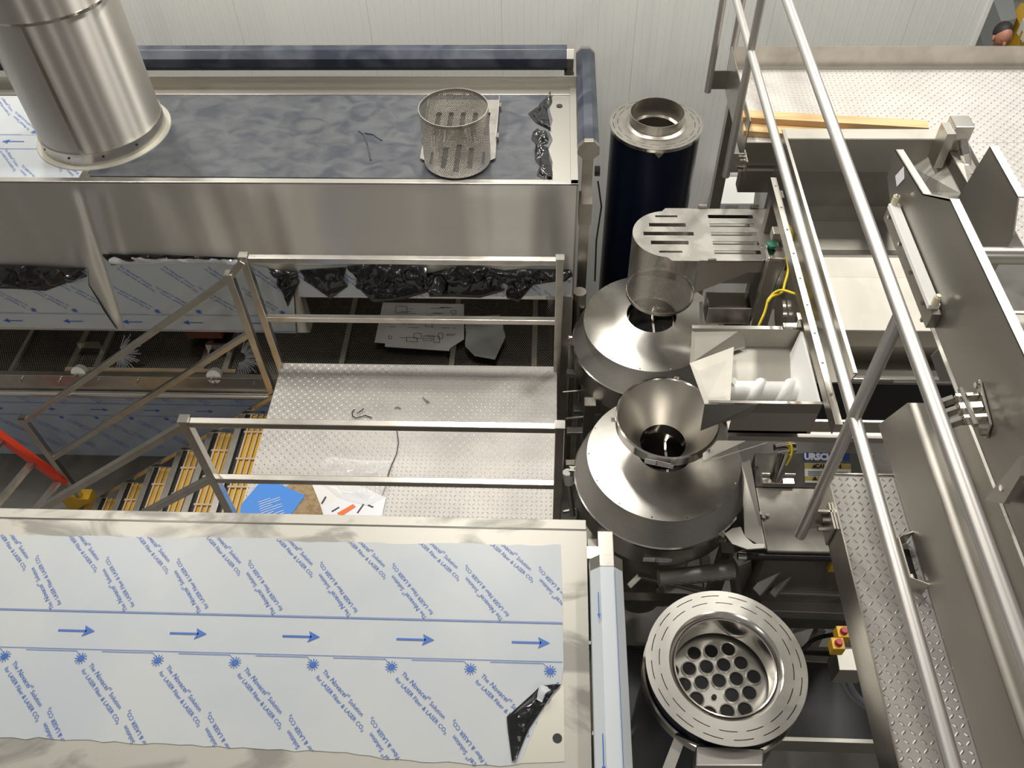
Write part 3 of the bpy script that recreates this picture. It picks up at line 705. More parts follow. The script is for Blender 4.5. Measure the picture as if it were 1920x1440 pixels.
# ================================================================== SLICERS
def slicer(cx, cy, label, front):
    t = thing('slicer_machine', label, 'machine', 'centrifugal slicers')
    z0 = 2.2; R = 0.549
    part('housing', M().lathe([(R-0.012, 1.98), (R-0.012, z0), (R-0.03, z0), (R-0.03, 1.98)], (cx, cy, 0), 96, True), 'steel_z', t, smooth=40)
    part('housing_floor', M().lathe([(R-0.02, 1.985), (0.3, 1.90), (0.3, 1.2)], (cx, cy, 0), 64), 'dark', t, smooth=40)
    B = M().lathe([(R, z0), (0.40, 2.40)], (cx, cy, 0), 120)
    part('mesh_guard', B, 'perf2', t, smooth=80, uv=cone_uv(cx, cy, R))
    part('rim_band', M().lathe([(R-0.004, z0-0.02), (R+0.003, z0-0.018), (R+0.004, z0+0.002), (R-0.008, z0+0.008)], (cx, cy, 0), 120, True), 'shiny', t, smooth=60)
    zc, Rc = (2.40, 0.478); yo = 0.0
    part('cone_cover', M().lathe([(Rc, zc), (Rc, zc+0.004), (0.176, zc+0.075), (0.172, zc+0.070), (Rc-0.004, zc)], (cx, cy+yo, 0), 120, True), 'cone', t, smooth=40)
    part('inner_collar', M().lathe([(0.165, zc-0.16), (0.165, zc+0.02), (0.157, zc+0.02), (0.157, zc-0.16)], (cx, cy, 0), 64, True), 'shiny', t, smooth=40)
    part('inner_disc', M().lathe([(0, zc-0.15), (0.17, zc-0.15)], (cx, cy, 0), 48), 'bore', t)
    part('centre_rib', M().box(cx+0.02, cx+0.035, cy-0.15, cy+0.15, zc-0.15, zc-0.06), 'shiny', t)
    for a in (3.1, 2.0, -0.9):
        p = Vector((cx+R*math.cos(a), cy+R*math.sin(a), z0)); d = Vector((math.cos(a), math.sin(a), 0)); s = Vector((-d.y, d.x, 0))
        B = M().bar(p-d*0.03+s*0.014, p+d*0.035+s*0.014, 0.010, 0.016); B.bar(p-d*0.03-s*0.014, p+d*0.035-s*0.014, 0.010, 0.016); B.bar(p+d*0.012-s*0.0, p+d*0.012+Vector((0, 0, -0.07)), 0.03, 0.02)
        part('latch', B, 'shiny', t)
    B = M()
    for k in range(14):
        a = 2*PI*k/14; bolt(B, (cx+(Rc-0.012)*math.cos(a), cy+(Rc-0.012)*math.sin(a), zc+0.006), 0.005, 0.003)
    part('screw', B, 'shiny', t)
    for X in (-0.42, 0.42):
        for Y in (-0.40, 0.40): part('stand_leg', M().box(cx+X-0.04, cx+X+0.04, cy+Y-0.04, cy+Y+0.04, 0.0, 1.98), 'dark', t)
    for Y in (-0.40, 0.40): part('stand_rail', M().box(cx-0.38, cx+0.38, cy+Y-0.03, cy+Y+0.03, 1.2, 1.28), 'dark', t)
    for X in (-0.42, 0.42): part('stand_rail', M().box(cx+X-0.03, cx+X+0.03, cy-0.36, cy+0.36, 1.2, 1.28), 'dark', t)
    part('motor', M().lathe([(0, 0.6), (0.2, 0.6), (0.2, 1.2), (0, 1.2)], (cx, cy, 0), 32), 'dark', t, smooth=40)
    return t
s1 = slicer(0.738, 4.339, 'rear slicer machine with open cone cover under the perforated drum guard', False)
s2 = slicer(0.738, 3.166, 'front slicer machine under the round polished funnel', True)
# warning stickers
def sticker(parent, P, U, V, w, h, cells, name='warning_label'):
    """cells: (u0,u1,v0,v1,material,text,textmat,size)"""
    P, U, V = Vector(P), Vector(U).normalized(), Vector(V).normalized(); n = U.cross(V)
    base = None
    for (u0, u1, v0, v1, m, txt, tm, sz) in cells:
        B = M().prism([P+U*a*w+V*b*h for a, b in ((u0, v0), (u1, v0), (u1, v1), (u0, v1))], n*0.0015)
        o = part(name if base is None else 'label_field', B, m, base or parent); base = base or o
        if txt:
            B = M(); put_text(B, text_mesh(txt, sz, bold=0.0012*sz/0.02), P+U*(u0*w+0.006)+V*(v0*h+((v1-v0)*h-sz*0.7)/2)+n*0.0024, U, V)
            part('label_text', B, tm, o)
    return base
def danger(parent, P, U, V, w=0.165, h=0.042):
    b = sticker(parent, P, U, V, w, h, [(0, 1, 0, 1, 'whitelab', '', 'ink', 0.02), (0.39, 1, 0.52, 0.98, 'redlab', '  DANGER', 'whitelab', 0.021), (0.39, 1, 0.02, 0.48, 'redlab', '  PELIGRO', 'whitelab', 0.021)])
    P, U, V = Vector(P), Vector(U).normalized(), Vector(V).normalized(); n = U.cross(V); B = M()
    for v in (0.07, 0.57): q = P+U*(w*0.42)+V*(h*v)+n*0.003; B.add([q, q+U*0.017, q+U*0.0085+V*0.015], [(0, 1, 2)])
    part('warning_triangle', B, 'whitelab', b)
    B = M()
    for k in range(7): q = P+U*(0.012+k*0.007)+V*(0.014+0.004*(k % 3))+n*0.0022; B.bar(q, q+U*0.005+V*0.006*((-1)**k), 0.0016, 0.0006, n)
    part('label_drawing', B, 'redlab', b)
q = on_cyl(1205, 1050, 0.738, 3.166, 0.540); r_ = on_cyl(1272, 1052, 0.738, 3.166, 0.540); U = (r_-q); U.z = 0
danger(s2, q+U.normalized().cross(Vector((0, 0, 1)))*0.008, U, (0, 0, 1), 0.185, 0.050)
# curved swing arm plate and lug by the front slicer
B = M(); arcp = [(1358, 1003), (1372, 993), (1388, 990), (1396, 1008), (1412, 1022), (1432, 1022), (1432, 1030), (1400, 1032), (1372, 1022)]
B.plate([PZ(x, y, 2.23) for x, y in arcp], 0.015); part('swing_arm', B, 'dark', s2)
B = M()
for q in ((1381, 1011), (1403, 1021)): B.lathe([(0, 0), (0.018, 0)], PZ(*q, 2.233), 16)
part('arm_hole', B, 'black', s2)
# infeed funnel
fn = thing('infeed_funnel', 'round polished stainless funnel over the front slicer', 'funnel')
fx, fy = 0.718, 3.16
part('cone', M().lathe([(0.300, 2.80), (0.143, 2.545), (0.139, 2.545), (0.296, 2.80)], (fx, fy, 0), 96, True), 'steel_z', fn, smooth=50)
part('rim_band', M().lathe([(0.298, 2.735), (0.306, 2.735), (0.306, 2.80), (0.296, 2.806), (0.290, 2.80), (0.298, 2.795)], (fx, fy, 0), 96, True), 'shiny', fn, smooth=50)
part('spigot', M().lathe([(0.143, 2.545), (0.143, 2.46), (0.137, 2.46), (0.139, 2.545)], (fx, fy, 0), 64, True), 'shiny', fn, smooth=50)
for a in (PI*0.42, PI*1.02, -PI/2+0.02, -PI/2+0.75, 0.2):
    d = Vector((math.cos(a), math.sin(a), 0)); p = Vector((fx, fy, 2.79))+d*0.305
    B = M().bar(p-d*0.008, p+d*0.028, 0.030, 0.005); part('rim_tab', B, 'shiny', fn)
    part('tab_hole', M().lathe([(0, 0), (0.005, 0)], p+d*0.015+Vector((0, 0, 0.004)), 10), 'black', fn)
U = Vector((1, 0.02, 0)); p = PY(1182, 862, fy-0.305)
for ang in (-1.80,): 
    U = Vector((-math.sin(ang), math.cos(ang), 0)); q = Vector((fx+0.309*math.cos(ang), fy+0.309*math.sin(ang), 2.742)); danger(fn, q-U*0.08+Vector((math.cos(ang), math.sin(ang), 0))*0.012, U, (0, 0, 1), 0.165, 0.046)
# support arm of the funnel running back to the column
B = M(); a, b = PZ(1318, 868, 2.78), PZ(1440, 830, 2.78); B.prism([a, b, PZ(1440, 830, 2.66), PZ(1318, 868, 2.70)], (0.0, 0.006, 0))
B.plate([PZ(1318, 864, 2.79), PZ(1400, 826, 2.79), PZ(1345, 826, 2.79), PZ(1318, 850, 2.79)], 0.004)
part('support_arm', B, 'dull', fn)

# machine cabinet of the front slicer with its maker's plate
cb = thing('machine_cabinet', 'low stainless machine cabinet with blue name plate and yellow caution label beside the front slicer', 'cabinet')
zc = 2.2
A, Bq, C, D = PZ(1438, 1034, zc), PZ(1590, 1034, zc), PZ(1590, 913, zc), PZ(1417, 913, zc)
A.y = Bq.y = (A.y); x0, x1, ya, yb = A.x, A.x+0.75, A.y, D.y
part('cabinet_body', M().box(x0, x1, ya, yb, 1.15, zc), 'cab', cb, bevel=0.008)
yr = PZ(1420, 847, zc+0.12).y
B = M().hexa([(x0, yb, 1.15), (x1, yb, 1.15), (x1, yr, 1.15), (x0, yr, 1.15)], [(x0, yb+0.003, zc-0.003), (x1, yb+0.003, zc-0.003), (x1, yr, zc+0.12), (x0, yr, zc+0.12)]); part('raised_cover', B, 'cab', cb, bevel=0.006)
B = M(); B.plate([PZ(1390, 870, zc+0.1), PZ(1406, 862, zc+0.1), PZ(1436, 1030, zc), PZ(1396, 1006, zc)], 0.006); part('side_plate', B, 'dull', cb)
nrm = Vector((0, -(0.12), (yr-yb))).normalized(); V_ = Vector((0, yr-yb, 0.12)).normalized()
def onc(x, y):
    d = ray(x, y); p0 = Vector((x0, yb, zc)); tt = (p0-CP).dot(nrm)/d.dot(nrm); return CP+d*tt+nrm*0.003
q = onc(1506, 863); sticker(cb, q, (1, 0, 0), V_, 0.29, 0.050, [(0, 1, 0, 1, 'bluelab', 'URSCHEL', 'whitelab', 0.056)], 'name_plate')
q = onc(1509, 905)
b = sticker(cb, q+V_*0.0, (1, 0, 0), V_, 0.29, 0.125, [(0, 1, 0, 1, 'whitelab', '', 'ink', 0.02), (0, 1, 0.70, 1, 'yellab', '      CAUTION', 'ink', 0.036), (0, 1, 0.10, 0.32, 'yellab', '', 'ink', 0.02)], 'caution_label')
B = M()
for v in (0.092, 0.016):
    w = q+Vector((0.045, 0, 0))+V_*v+nrm*0.003; B.add([w, w+Vector((0.034, 0, 0)), w+Vector((0.017, 0, 0))+V_*0.026], [(0, 1, 2)])
for r in range(3):
    w = q+Vector((0.02, 0, 0))+V_*(0.048+0.011*r)+nrm*0.003; B.bar(w, w+Vector((0.25, 0, 0)), 0.0035, 0.0005, nrm)
part('label_print', B, 'ink', b)
# pivot bracket on the raised cover
c = onc(1455, 905); B = M().box(c.x-0.09, c.x+0.11, c.y-0.02, c.y+0.16, c.z-0.005, c.z+0.02); part('pivot_base', B, 'shiny', cb, bevel=0.003)
part('pivot_cylinder', M().tube([c+Vector((0, 0.03, 0.01)), c+Vector((0.03, 0.10, 0.20))], 0.045, 20), 'shiny', cb, smooth=40)
part('pivot_pin', M().tube([c+Vector((-0.09, 0.04, 0.03)), c+Vector((0.12, 0.04, 0.03))], 0.012, 10), 'shiny', cb, smooth=40)
part('pivot_head', M().tube([c+Vector((-0.03, 0.11, 0.20)), c+Vector((0.09, 0.13, 0.21))], 0.038, 16), 'shiny', cb, smooth=40)
B = M(); bolt(B, PZ(1418, 880, 2.30), 0.012, 0.02); 
for q in ((1425, 965), (1431, 972), (1438, 968)): bolt(B, PZ(*q, zc), 0.012, 0.018)
part('bolt', B, 'shiny', cb)
hp = [PZ(1383, 1042, 2.15), PZ(1560, 1042, 2.15)]; hp[1].y = hp[0].y; hp[1].z = hp[0].z
part('handle_grip', M().tube([hp[0]+Vector((0.05, 0, 0)), hp[1]], 0.024, 16), 'black', cb, smooth=40, label='black rubber grip')
part('handle_end', M().tube([hp[0], hp[0]+Vector((0.05, 0, 0))], 0.026, 16), 'shiny', cb, smooth=40)
part('yellow_corner', M().box(x0+0.40, x0+0.47, ya-0.03, ya, 2.02, 2.16), 'yellow', cb)
part('cover_cable', M().tube([PZ(*q) for q in smooth_path([(1478, 826, 2.5), (1485, 840, 2.47), (1483, 855, 2.42), (1474, 872, 2.36)])], 0.007, 8), 'cable', cb, smooth=60, label='yellow cable')

# ================================================================== WORK PLATFORM WITH STAIRS
PF = 2.1
wp = thing('work_platform', 'raised stainless tread plate platform with square tube railings and stairs between the two ovens', 'platform')
px0, px1, py0, py1 = -1.96, 0.075, 2.80, 4.165
part('deck_plate', M().box(px0, px1, py0, py1, PF-0.006, PF), 'tread', wp)
B = M(); lugs([(px0, py0), (px1, py0), (px1, py1), (px0, py1)], PF, B); part('tread_lugs', B, 'lug', wp, stuff=True)
for y in (py0, py1-0.05): part('deck_beam', M().box(px0, px1, y, y+0.05, PF-0.10, PF-0.008), 'tube', wp)
for x in (px0, -1.0, px1-0.05): part('deck_beam', M().box(x, x+0.05, py0+0.05, py1-0.05, PF-0.10, PF-0.008), 'tube', wp)
for x, y in ((px0, py0), (px0, py1-0.06), (px1-0.06, py0), (px1-0.06, py1-0.06)): part('support_leg', M().box(x+0.01, x+0.05, y+0.01, y+0.05, 0, PF-0.1), 'tube', wp)
def sq(p, q, w=0.042, h=0.042, name='rail', up=(0, 0, 1)):
    if name == 'post': w = h = 0.05
    return part(name, M().bar(p, q, w, h, up), 'tube', wp, bevel=0.004)
TR = PF+1.07
for Y, zb in ((4.14, PF-0.1), (2.80, PF-0.1)):
    sq((0.075, Y, zb), (0.075, Y, TR), name='post', up=(0, 1, 0))
    sq((-1.965, Y, zb), (-1.965, Y, TR), name='post', up=(0, 1, 0))
    sq((-1.945, Y, TR-0.03), (0.055, Y, TR-0.03), name='top_rail')
    sq((-1.945, Y, PF+0.50), (0.055, Y, PF+0.50), name='mid_rail')
    for x in (-1.965, 0.075): part('post_cap', M().box(x-0.028, x+0.028, Y-0.028, Y+0.028, TR, TR+0.006), 'shiny', wp)
# stair railings
for Y, xo in ((4.12, -2.09), (2.80, -1.965)):
    z0 = TR-0.03 if Y < 3 else TR-0.17
    sl = 0.745
    if Y > 3:
        sq((xo, Y, PF-0.30), (xo, Y, z0+0.03), name='post', up=(0, 1, 0)); part('post_cap', M().box(xo-0.028, xo+0.028, Y-0.028, Y+0.028, z0+0.03, z0+0.036), 'shiny', wp)
        sq((-1.965, Y, TR-0.03), (xo, Y, z0), name='rail_link')
    xe = -4.22
    sq((xo, Y, z0-0.01), (xe, Y, z0-0.01+(xe-xo)*sl), name='stair_rail')
    sq((xo, Y, z0-0.53), (xe, Y, z0-0.53+(xe-xo)*sl), name='stair_rail')
    ze = z0+(xe-xo)*sl
    sq((xe, Y, 0.02), (xe, Y, ze+0.03), name='post', up=(0, 1, 0)); part('post_cap', M().box(xe-0.028, xe+0.028, Y-0.028, Y+0.028, ze+0.03, ze+0.036), 'shiny', wp)
    ys = 4.085 if Y > 3 else 2.83
    B = M(); B.bar((px0-0.02, ys, PF-0.22), (-4.3, ys, PF-0.22-(4.3-1.98)*0.7642), 0.010, 0.035); part('stringer', B, 'tube', wp)
for k in range(8):
    x = -2.055-0.3265*k; z = 1.862-0.2495*k; ya, yb = 2.86, 4.06
    tr = part('stair_tread', M().box(x-0.005, x+0.046, ya, yb, z-0.035, z), 'tube', wp, bevel=0.003, label='stair tread with grey nosing and tan and yellow bars')
    part('black_strip', M().box(x+0.046, x+0.084, ya, yb, z-0.035, z-0.028), 'black', tr)
    for i in range(4): part('tread_slat', M().box(x+0.086+i*0.044, x+0.100+i*0.044, ya, yb, z-0.03, z-0.001), 'slat', tr)
    for i in range(3): part('yellow_bar', M().box(x+0.102+i*0.044, x+0.126+i*0.044, ya, yb, z-0.045, z-0.014), 'yellow', tr, label='yellow bar between the slats')
    part('tread_pan', M().box(x+0.05, x+0.23, ya, yb, z-0.06, z-0.05), 'rust', tr)
    for j in range(5):
        y = yb-0.17-j*0.25; part('cross_rod', M().bar((x+0.075, y, z-0.002), (x+0.22, y, z-0.002), 0.016, 0.010), 'slat', tr)
    part('tread_end', M().box(x-0.005, x+0.24, yb, yb+0.006, z-0.04, z+0.002), 'tube', tr)

# things lying on the platform
zp = PF+0.004
def flat(px, Z, m, name, label, cat, th=0.0015, parent=None, **k):
    P = [PZ(x, y, Z) for x, y in px]; n = sum((P[i].cross(P[(i+1) % len(P)]) for i in range(len(P))), Vector())
    if n.z < 0: P.reverse()
    B = M().plate(P, th)
    return part(name, B, m, parent, **k) if parent else single(name, B, m, label, cat, **k)
flat([(545, 905), (600, 910), (612, 925), (606, 940), (612, 968), (540, 972), (520, 930)], zp, 'card', 'cardboard_piece', 'brown torn cardboard piece under the blue leaflet', 'cardboard')
for pt in range(6): pass
lf = flat([(497, 893), (512, 902), (572, 929), (547, 964), (520, 990), (450, 962), (452, 946)], zp+0.004, 'blue', 'leaflet', 'bright blue printed leaflet lying on the platform by the front railing', 'leaflet')
B = M(); o = PZ(478, 944, zp+0.0065); e = (PZ(542, 922, zp+0.0065)-o); ex = e.normalized(); ey = Vector((0, 0, 1)).cross(ex)
for k in range(9): B.bar(o-ey*(0.018*k)+ex*0.02, o-ey*(0.018*k)+ex*(0.16 if k % 3 else 0.10), 0.004, 0.0005)
part('printed_lines', B, 'whitelab', lf, stuff=True)
flat([(585, 908), (660, 905), (720, 930), (716, 990), (612, 985), (600, 945)], zp+0.002, 'paper', 'packing_sheet', 'white crumpled packing sheet at the front railing', 'paper')
ps = flat([(606, 950), (668, 914), (724, 932), (712, 985), (606, 990)], zp+0.006, 'whitelab', 'printed_sheet', 'white printed sheet with an orange stripe at the front railing', 'paper')
flat([(632, 962), (662, 945), (667, 950), (640, 968)], zp+0.0085, 'orange', 'orange_stripe', '', '', parent=ps)
B = M()
for (a, b) in (((622, 959), (636, 951)), ((603, 944), (611, 931)), ((670, 962), (682, 945)), ((690, 947), (700, 951))): B.bar(PZ(*a, zp+0.008), PZ(*b, zp+0.008), 0.010, 0.0006)
part('printed_marks', B, 'ink', ps, stuff=True)
B = crumple([PZ(x, y, zp+0.01) for x, y in ((622, 857), (650, 860), (690, 865), (735, 864))], [PZ(x, y, zp+0.01) for x, y in ((596, 900), (640, 935), (690, 948), (724, 930))], 26, 26, 0.035, 31, (0, 0, 1))
single('clear_bag', B, 'bag', 'clear crumpled plastic bag on the platform', 'bag', smooth=50)
single('cord', M().tube([PZ(x, y, zp+0.006) for x, y in ((744, 806), (747, 830), (744, 850), (735, 870), (728, 890), (722, 915), (716, 930))], 0.0028, 6), 'black', 'thin dark cord across the platform next to the clear bag', 'cord', smooth=60)
single('cable_tie', M().tube([PZ(x, y, zp+0.008) for x, y in ((665, 767), (660, 773), (661, 780), (668, 784), (676, 781), (685, 779), (697, 783))], 0.0035, 6), 'black', 'curled black cable tie at the middle of the platform', 'cable tie', smooth=60)
single('cable_tie', M().tube([PZ(x, y, zp+0.014) for x, y in ((682, 766), (676, 771), (669, 775))], 0.0035, 6), 'black', 'short black tie end inside the curled one', 'cable tie', smooth=60)
for pts, lab in ((((740, 765), (746, 763), (751, 766)), 'tiny wire scrap left of the middle of the platform'), (((793, 745), (797, 750), (804, 753), (799, 756)), 'tiny looped wire scrap near the platform centre')):
    single('wire_scrap', M().tube([PZ(x, y, zp+0.008) for x, y in pts], 0.004, 6), 'grey', lab, 'wire', smooth=60)

# ================================================================== FRONT OVEN
fo = thing('industrial_oven', 'stainless industrial oven in the foreground with blue white printed film on its top', 'oven')
XF = 0.187
part('hood_top', M().box(-5.5, XF, 0.3, 1.985, TOPZ-0.02, TOPZ), 'smear', fo)
part('edge_strip', M().box(-5.5, XF, 1.985, 2.045, TOPZ-0.022, TOPZ-0.008), 'smear', fo, bevel=0.003)
part('edge_bead', M().tube([(-5.5, 1.987, TOPZ+0.001), (XF, 1.987, TOPZ+0.001)], 0.0035, 6), 'shiny', fo)
part('hood_face', M().box(-5.5, XF, 2.035, 2.045, 2.1, TOPZ-0.022), 'steel_z', fo)
part('side_panel', M().box(XF-0.012, XF, 0.3, 2.03, 1.9, TOPZ-0.021), 'steel_z', fo)
part('leg', M().box(0.09, 0.15, 1.92, 1.98, 0, 2.3), 'tube', fo); part('leg', M().box(-5.4, -5.3, 1.9, 2.0, 0, 2.3), 'tube', fo)
rr = random.Random(11); pts = []
for x in range(-60, 1051, 22): pts.append((x, 1003+x*0.0145+rr.uniform(-2, 2)+(4 if x > 520 else 0)))
pts.append((1051, 1021)); pts += [(1054, 1100), (1057, 1250), (1052, 1282), (1018, 1330), (975, 1432)]
for x in range(960, -80, -24): pts.append((x, 1384+max(0, x-80)*0.05+rr.uniform(-2.5, 2.5)+(8 if x > 700 else 0)))
P = [PZ(x, y, TOPZ+0.0025) for x, y in pts]; P.reverse()
ff = part('white_film', M().plate(P, 0.002), 'film', fo, label='blue white printed protective film')
film_print('film_print', ff, (0, 1.455, TOPZ+0.0026), (1, 0, 0), (0, 1, 0), (0, 0, 1), -3.0, 0.2, -0.6, 0.5, [(p.x, p.y-1.455) for p in P], phase=-0.92+0.317*3, aphase=-0.913+0.471*2)
P = [PZ(x, y, TOPZ+0.002) for x, y in ((1057, 1284), (1059, 1428), (960, 1432), (985, 1380), (1020, 1325))]; P.reverse()
bp = part('bare_corner', M().plate(P, 0.0015), 'cream', fo, label='bare brownish steel corner where the film is peeled')
c = PZ(1045, 1384, TOPZ+0.0036); part('lifting_hole', M().lathe([(0, 0), (0.018, 0)], c, 24), 'black', fo)
B = crumple([PZ(x, y, TOPZ+0.004) for x, y in ((1052, 1284), (1035, 1302), (1018, 1328), (990, 1370), (968, 1425))], [PZ(x, y, TOPZ+0.004) for x, y in ((1014, 1286), (1000, 1300), (950, 1345), (952, 1368), (960, 1428))], 26, 10, 0.018, 41, (0, 0, 1))
single('peeled_film', B, 'plastic', 'black crumpled film peeled back at the corner of the foreground oven', 'plastic film', 'peeled protective film')
B = crumple([PZ(x, y, TOPZ+0.03) for x, y in ((1014, 1284), (1026, 1288), (1033, 1296))], [PZ(x, y, TOPZ+0.03) for x, y in ((1006, 1312), (1016, 1318), (1020, 1308))], 8, 8, 0.01, 42, (0, 0, 1))
single('film_scrap', B, 'film', 'small white flap of film on the black peeled film', 'plastic film')
octa_bar(fo, (0.262, 1.795, 3.52), (0.262, 0.2, 3.52), 0.073, 0.055, 0, 'film_bar')
part('square_stub', M().box(0.232, 0.298, 1.79, 1.94, 3.46, 3.535), 'tube', fo, bevel=0.004)
part('stub_bracket', M().box(XF, 0.235, 1.84, 1.90, 3.40, 3.47), 'tube', fo)
part('post', M().box(0.235, 0.295, 1.70, 1.76, 0, 3.45), 'tube', fo)
B = M()
for (ya, yb) in ((1.62, 1.52), (1.06, 0.94)): 
    B.bar((0.222, ya, 3.5935), (0.222, yb, 3.5935), 0.004, 0.0006)
    B.add([(0.222, yb-0.018, 3.594), (0.229, yb+0.006, 3.594), (0.215, yb+0.006, 3.594)], [(0, 1, 2)])
B.bar((0.292, 1.72, 3.5935), (0.292, 0.9, 3.5935), 0.002, 0.0006)
part('film_print', B, 'print', fo, stuff=True)

# ================================================================== FEED HOPPER (two bays) AND SCREW CHUTES
fh = thing('feed_hopper', 'long stainless two bay feed hopper under the round pipe railing', 'hopper')
XL, XRr = 1.425, 2.34
def yz(x, y, Z=None, Y=None):
    p = PZ(x, y, Z) if Z is not None else PY(x, y, Y); return (p.y, p.z)
prof = [yz(1640, 243, Z=3.80), yz(1640, 261, Z=3.80)]
prof.append(yz(1640, 322, Y=prof[1][0]-0.01))
prof.append(yz(1640, 386, Z=3.22)); prof.append(yz(1660, 416, Z=3.10)); prof.append(yz(1660, 470, Z=3.02)); prof.append(yz(1660, 478, Z=3.04))
def sheet_x(pr, xa, xb, t=0.004):
    B = M(); 
    for (a, b) in zip(pr, pr[1:]):
        d = Vector((0, b[0]-a[0], b[1]-a[1])).normalized(); n = Vector((0, -d.z, d.y))*(-t)
        p = [Vector((xa, *a)), Vector((xb, *a)), Vector((xb, *b)), Vector((xa, *b))]
        B.hexa([q+n for q in p], p)
    return B
part('rear_bay', sheet_x(prof, XL, XRr), 'pan', fh)
div = [yz(1640, 480, Z=3.45), yz(1640, 484, Z=3.50), yz(1640, 521, Z=3.50), yz(1640, 620, Z=3.42), yz(1660, 649, Y=yz(1640, 620, Z=3.42)[0]-0.01)]
part('bay_divider', sheet_x(div, XL, XRr), 'pan', fh)
f2 = [div[-1], yz(1680, 700, Z=3.18), yz(1680, 712, Z=3.20)]
f2 = [div[-1], yz(1680, 680, Z=3.12), yz(1690, 711, Z=3.25)]
part('front_bay', sheet_x(f2, XL, XRr), 'pan', fh)
yn, zn = f2[-1]
part('front_edge', M().box(XL-0.02, XRr, yn-0.006, yn, zn-0.004, zn+0.004), 'shiny', fh)
ylast = prof[0][0]
# side walls
B = M().prism([(XL, ylast, 3.80), (XL, 2.64, 3.80), (XL, 2.66, 3.72), (XL, yn, zn-0.05), (XL, yn+0.3, 3.0), (XL, ylast, 3.0)], (-0.006, 0, 0)); part('side_wall', B, 'steel', fh)
part('side_flange', M().box(XL-0.018, XL, 2.64, ylast, 3.795, 3.803), 'steel', fh)
wl = [PX(1760, 278, XRr), PX(1768, 260, XRr), PX(1815, 342, XRr), PX(1805, 365, XRr)]
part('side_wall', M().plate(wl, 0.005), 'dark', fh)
part('side_flange', M().plate([wl[1], wl[2], PZ(1830, 313, 3.80), PZ(1792, 244, 3.80)], 0.005), 'dull', fh)
part('flange_fold', M().bar((wl[1]+PZ(1792, 244, 3.80))/2+Vector((0, 0, 0.004)), (wl[2]+PZ(1830, 313, 3.80))/2+Vector((0, 0, 0.004)), 0.02, 0.004), 'steel', fh)
part('wall_end', M().plate([PZ(1805, 366, 3.68), PZ(1815, 340, 3.80), PZ(1823, 345, 3.80), PZ(1818, 368, 3.68)], 0.01), 'dark', fh)
zq = wl[0].z
P = [PZ(1706, 310, zq-0.12), wl[0], wl[3], PZ(1838, 400, zq-0.02), PZ(1846, 438, zq-0.06), PZ(1826, 456, zq-0.10), PZ(1735, 376, zq-0.16)]
part('deflector_plate', M().plate(P[::-1], 0.003), 'smear', fh)
part('deflector_bead', M().tube([P[0]+Vector((0, 0, 0.003)), wl[0]], 0.005, 6), 'shiny', fh)
part('deflector_fold', M().tube([PZ(1745, 330, zq-0.09), PZ(1790, 400, zq-0.08)], 0.006, 6), 'smear', fh)
# outer frame plate with bolts, left
B = M(); B.box(1.318, 1.352, 2.42+0.02, 4.30, 3.665, 3.672); B.box(1.318, 1.322, 2.44, 4.30, 3.60, 3.67); part('frame_plate', B, 'tube', fh)
B = M()
for k in range(9): bolt(B, (1.336, 2.62+k*0.2, 3.672), 0.007, 0.005)
part('frame_bolt', B, 'dark', fh, stuff=True)
part('frame_leg', M().box(1.33, 1.40, 4.20, 4.27, 0, 3.6), 'dark', fh)
# near end below the bays: apron and cross beams
B = M().box(1.42, 2.6, yn-0.02, yn-0.01, zn-0.55, zn-0.02); part('front_apron', B, 'black', fh)
# rounded gusset at right
P = [PZ(1745, 668, 3.45), PZ(1772, 640, 3.55), PZ(1805, 714, 3.30), PZ(1762, 714, 3.30)]; part('corner_gusset', M().plate(P, 0.004), 'pan', fh)
# level probe box
B = M(); zb_ = 3.95
c0, c1 = PZ(1778, 222, zb_), PZ(1808, 222, zb_)
part('probe_box', M().box(c0.x, c1.x+0.02, c0.y-0.12, c0.y+0.0, zb_-0.14, zb_+0.02), 'steel', fh, bevel=0.006)
part('probe_post', M().box(c0.x-0.05, c0.x, c0.y-0.16, c0.y-0.04, 3.72, zb_), 'steel', fh)
B = M(); q = Vector(((c0.x+c1.x)/2+0.02, c0.y-0.13, zb_-0.06)); B.tube([q, q+Vector((0.015, -0.07, -0.05))], 0.026, 14); B.tube([q+Vector((0.015, -0.07, -0.05)), q+Vector((0.03, -0.13, -0.10))], [0.03, 0.016], 6); B.tube([q+Vector((0.03, -0.13, -0.10)), q+Vector((0.07, -0.22, -0.22))], 0.010, 8)
part('probe_fitting', B, 'shiny', fh, smooth=40)

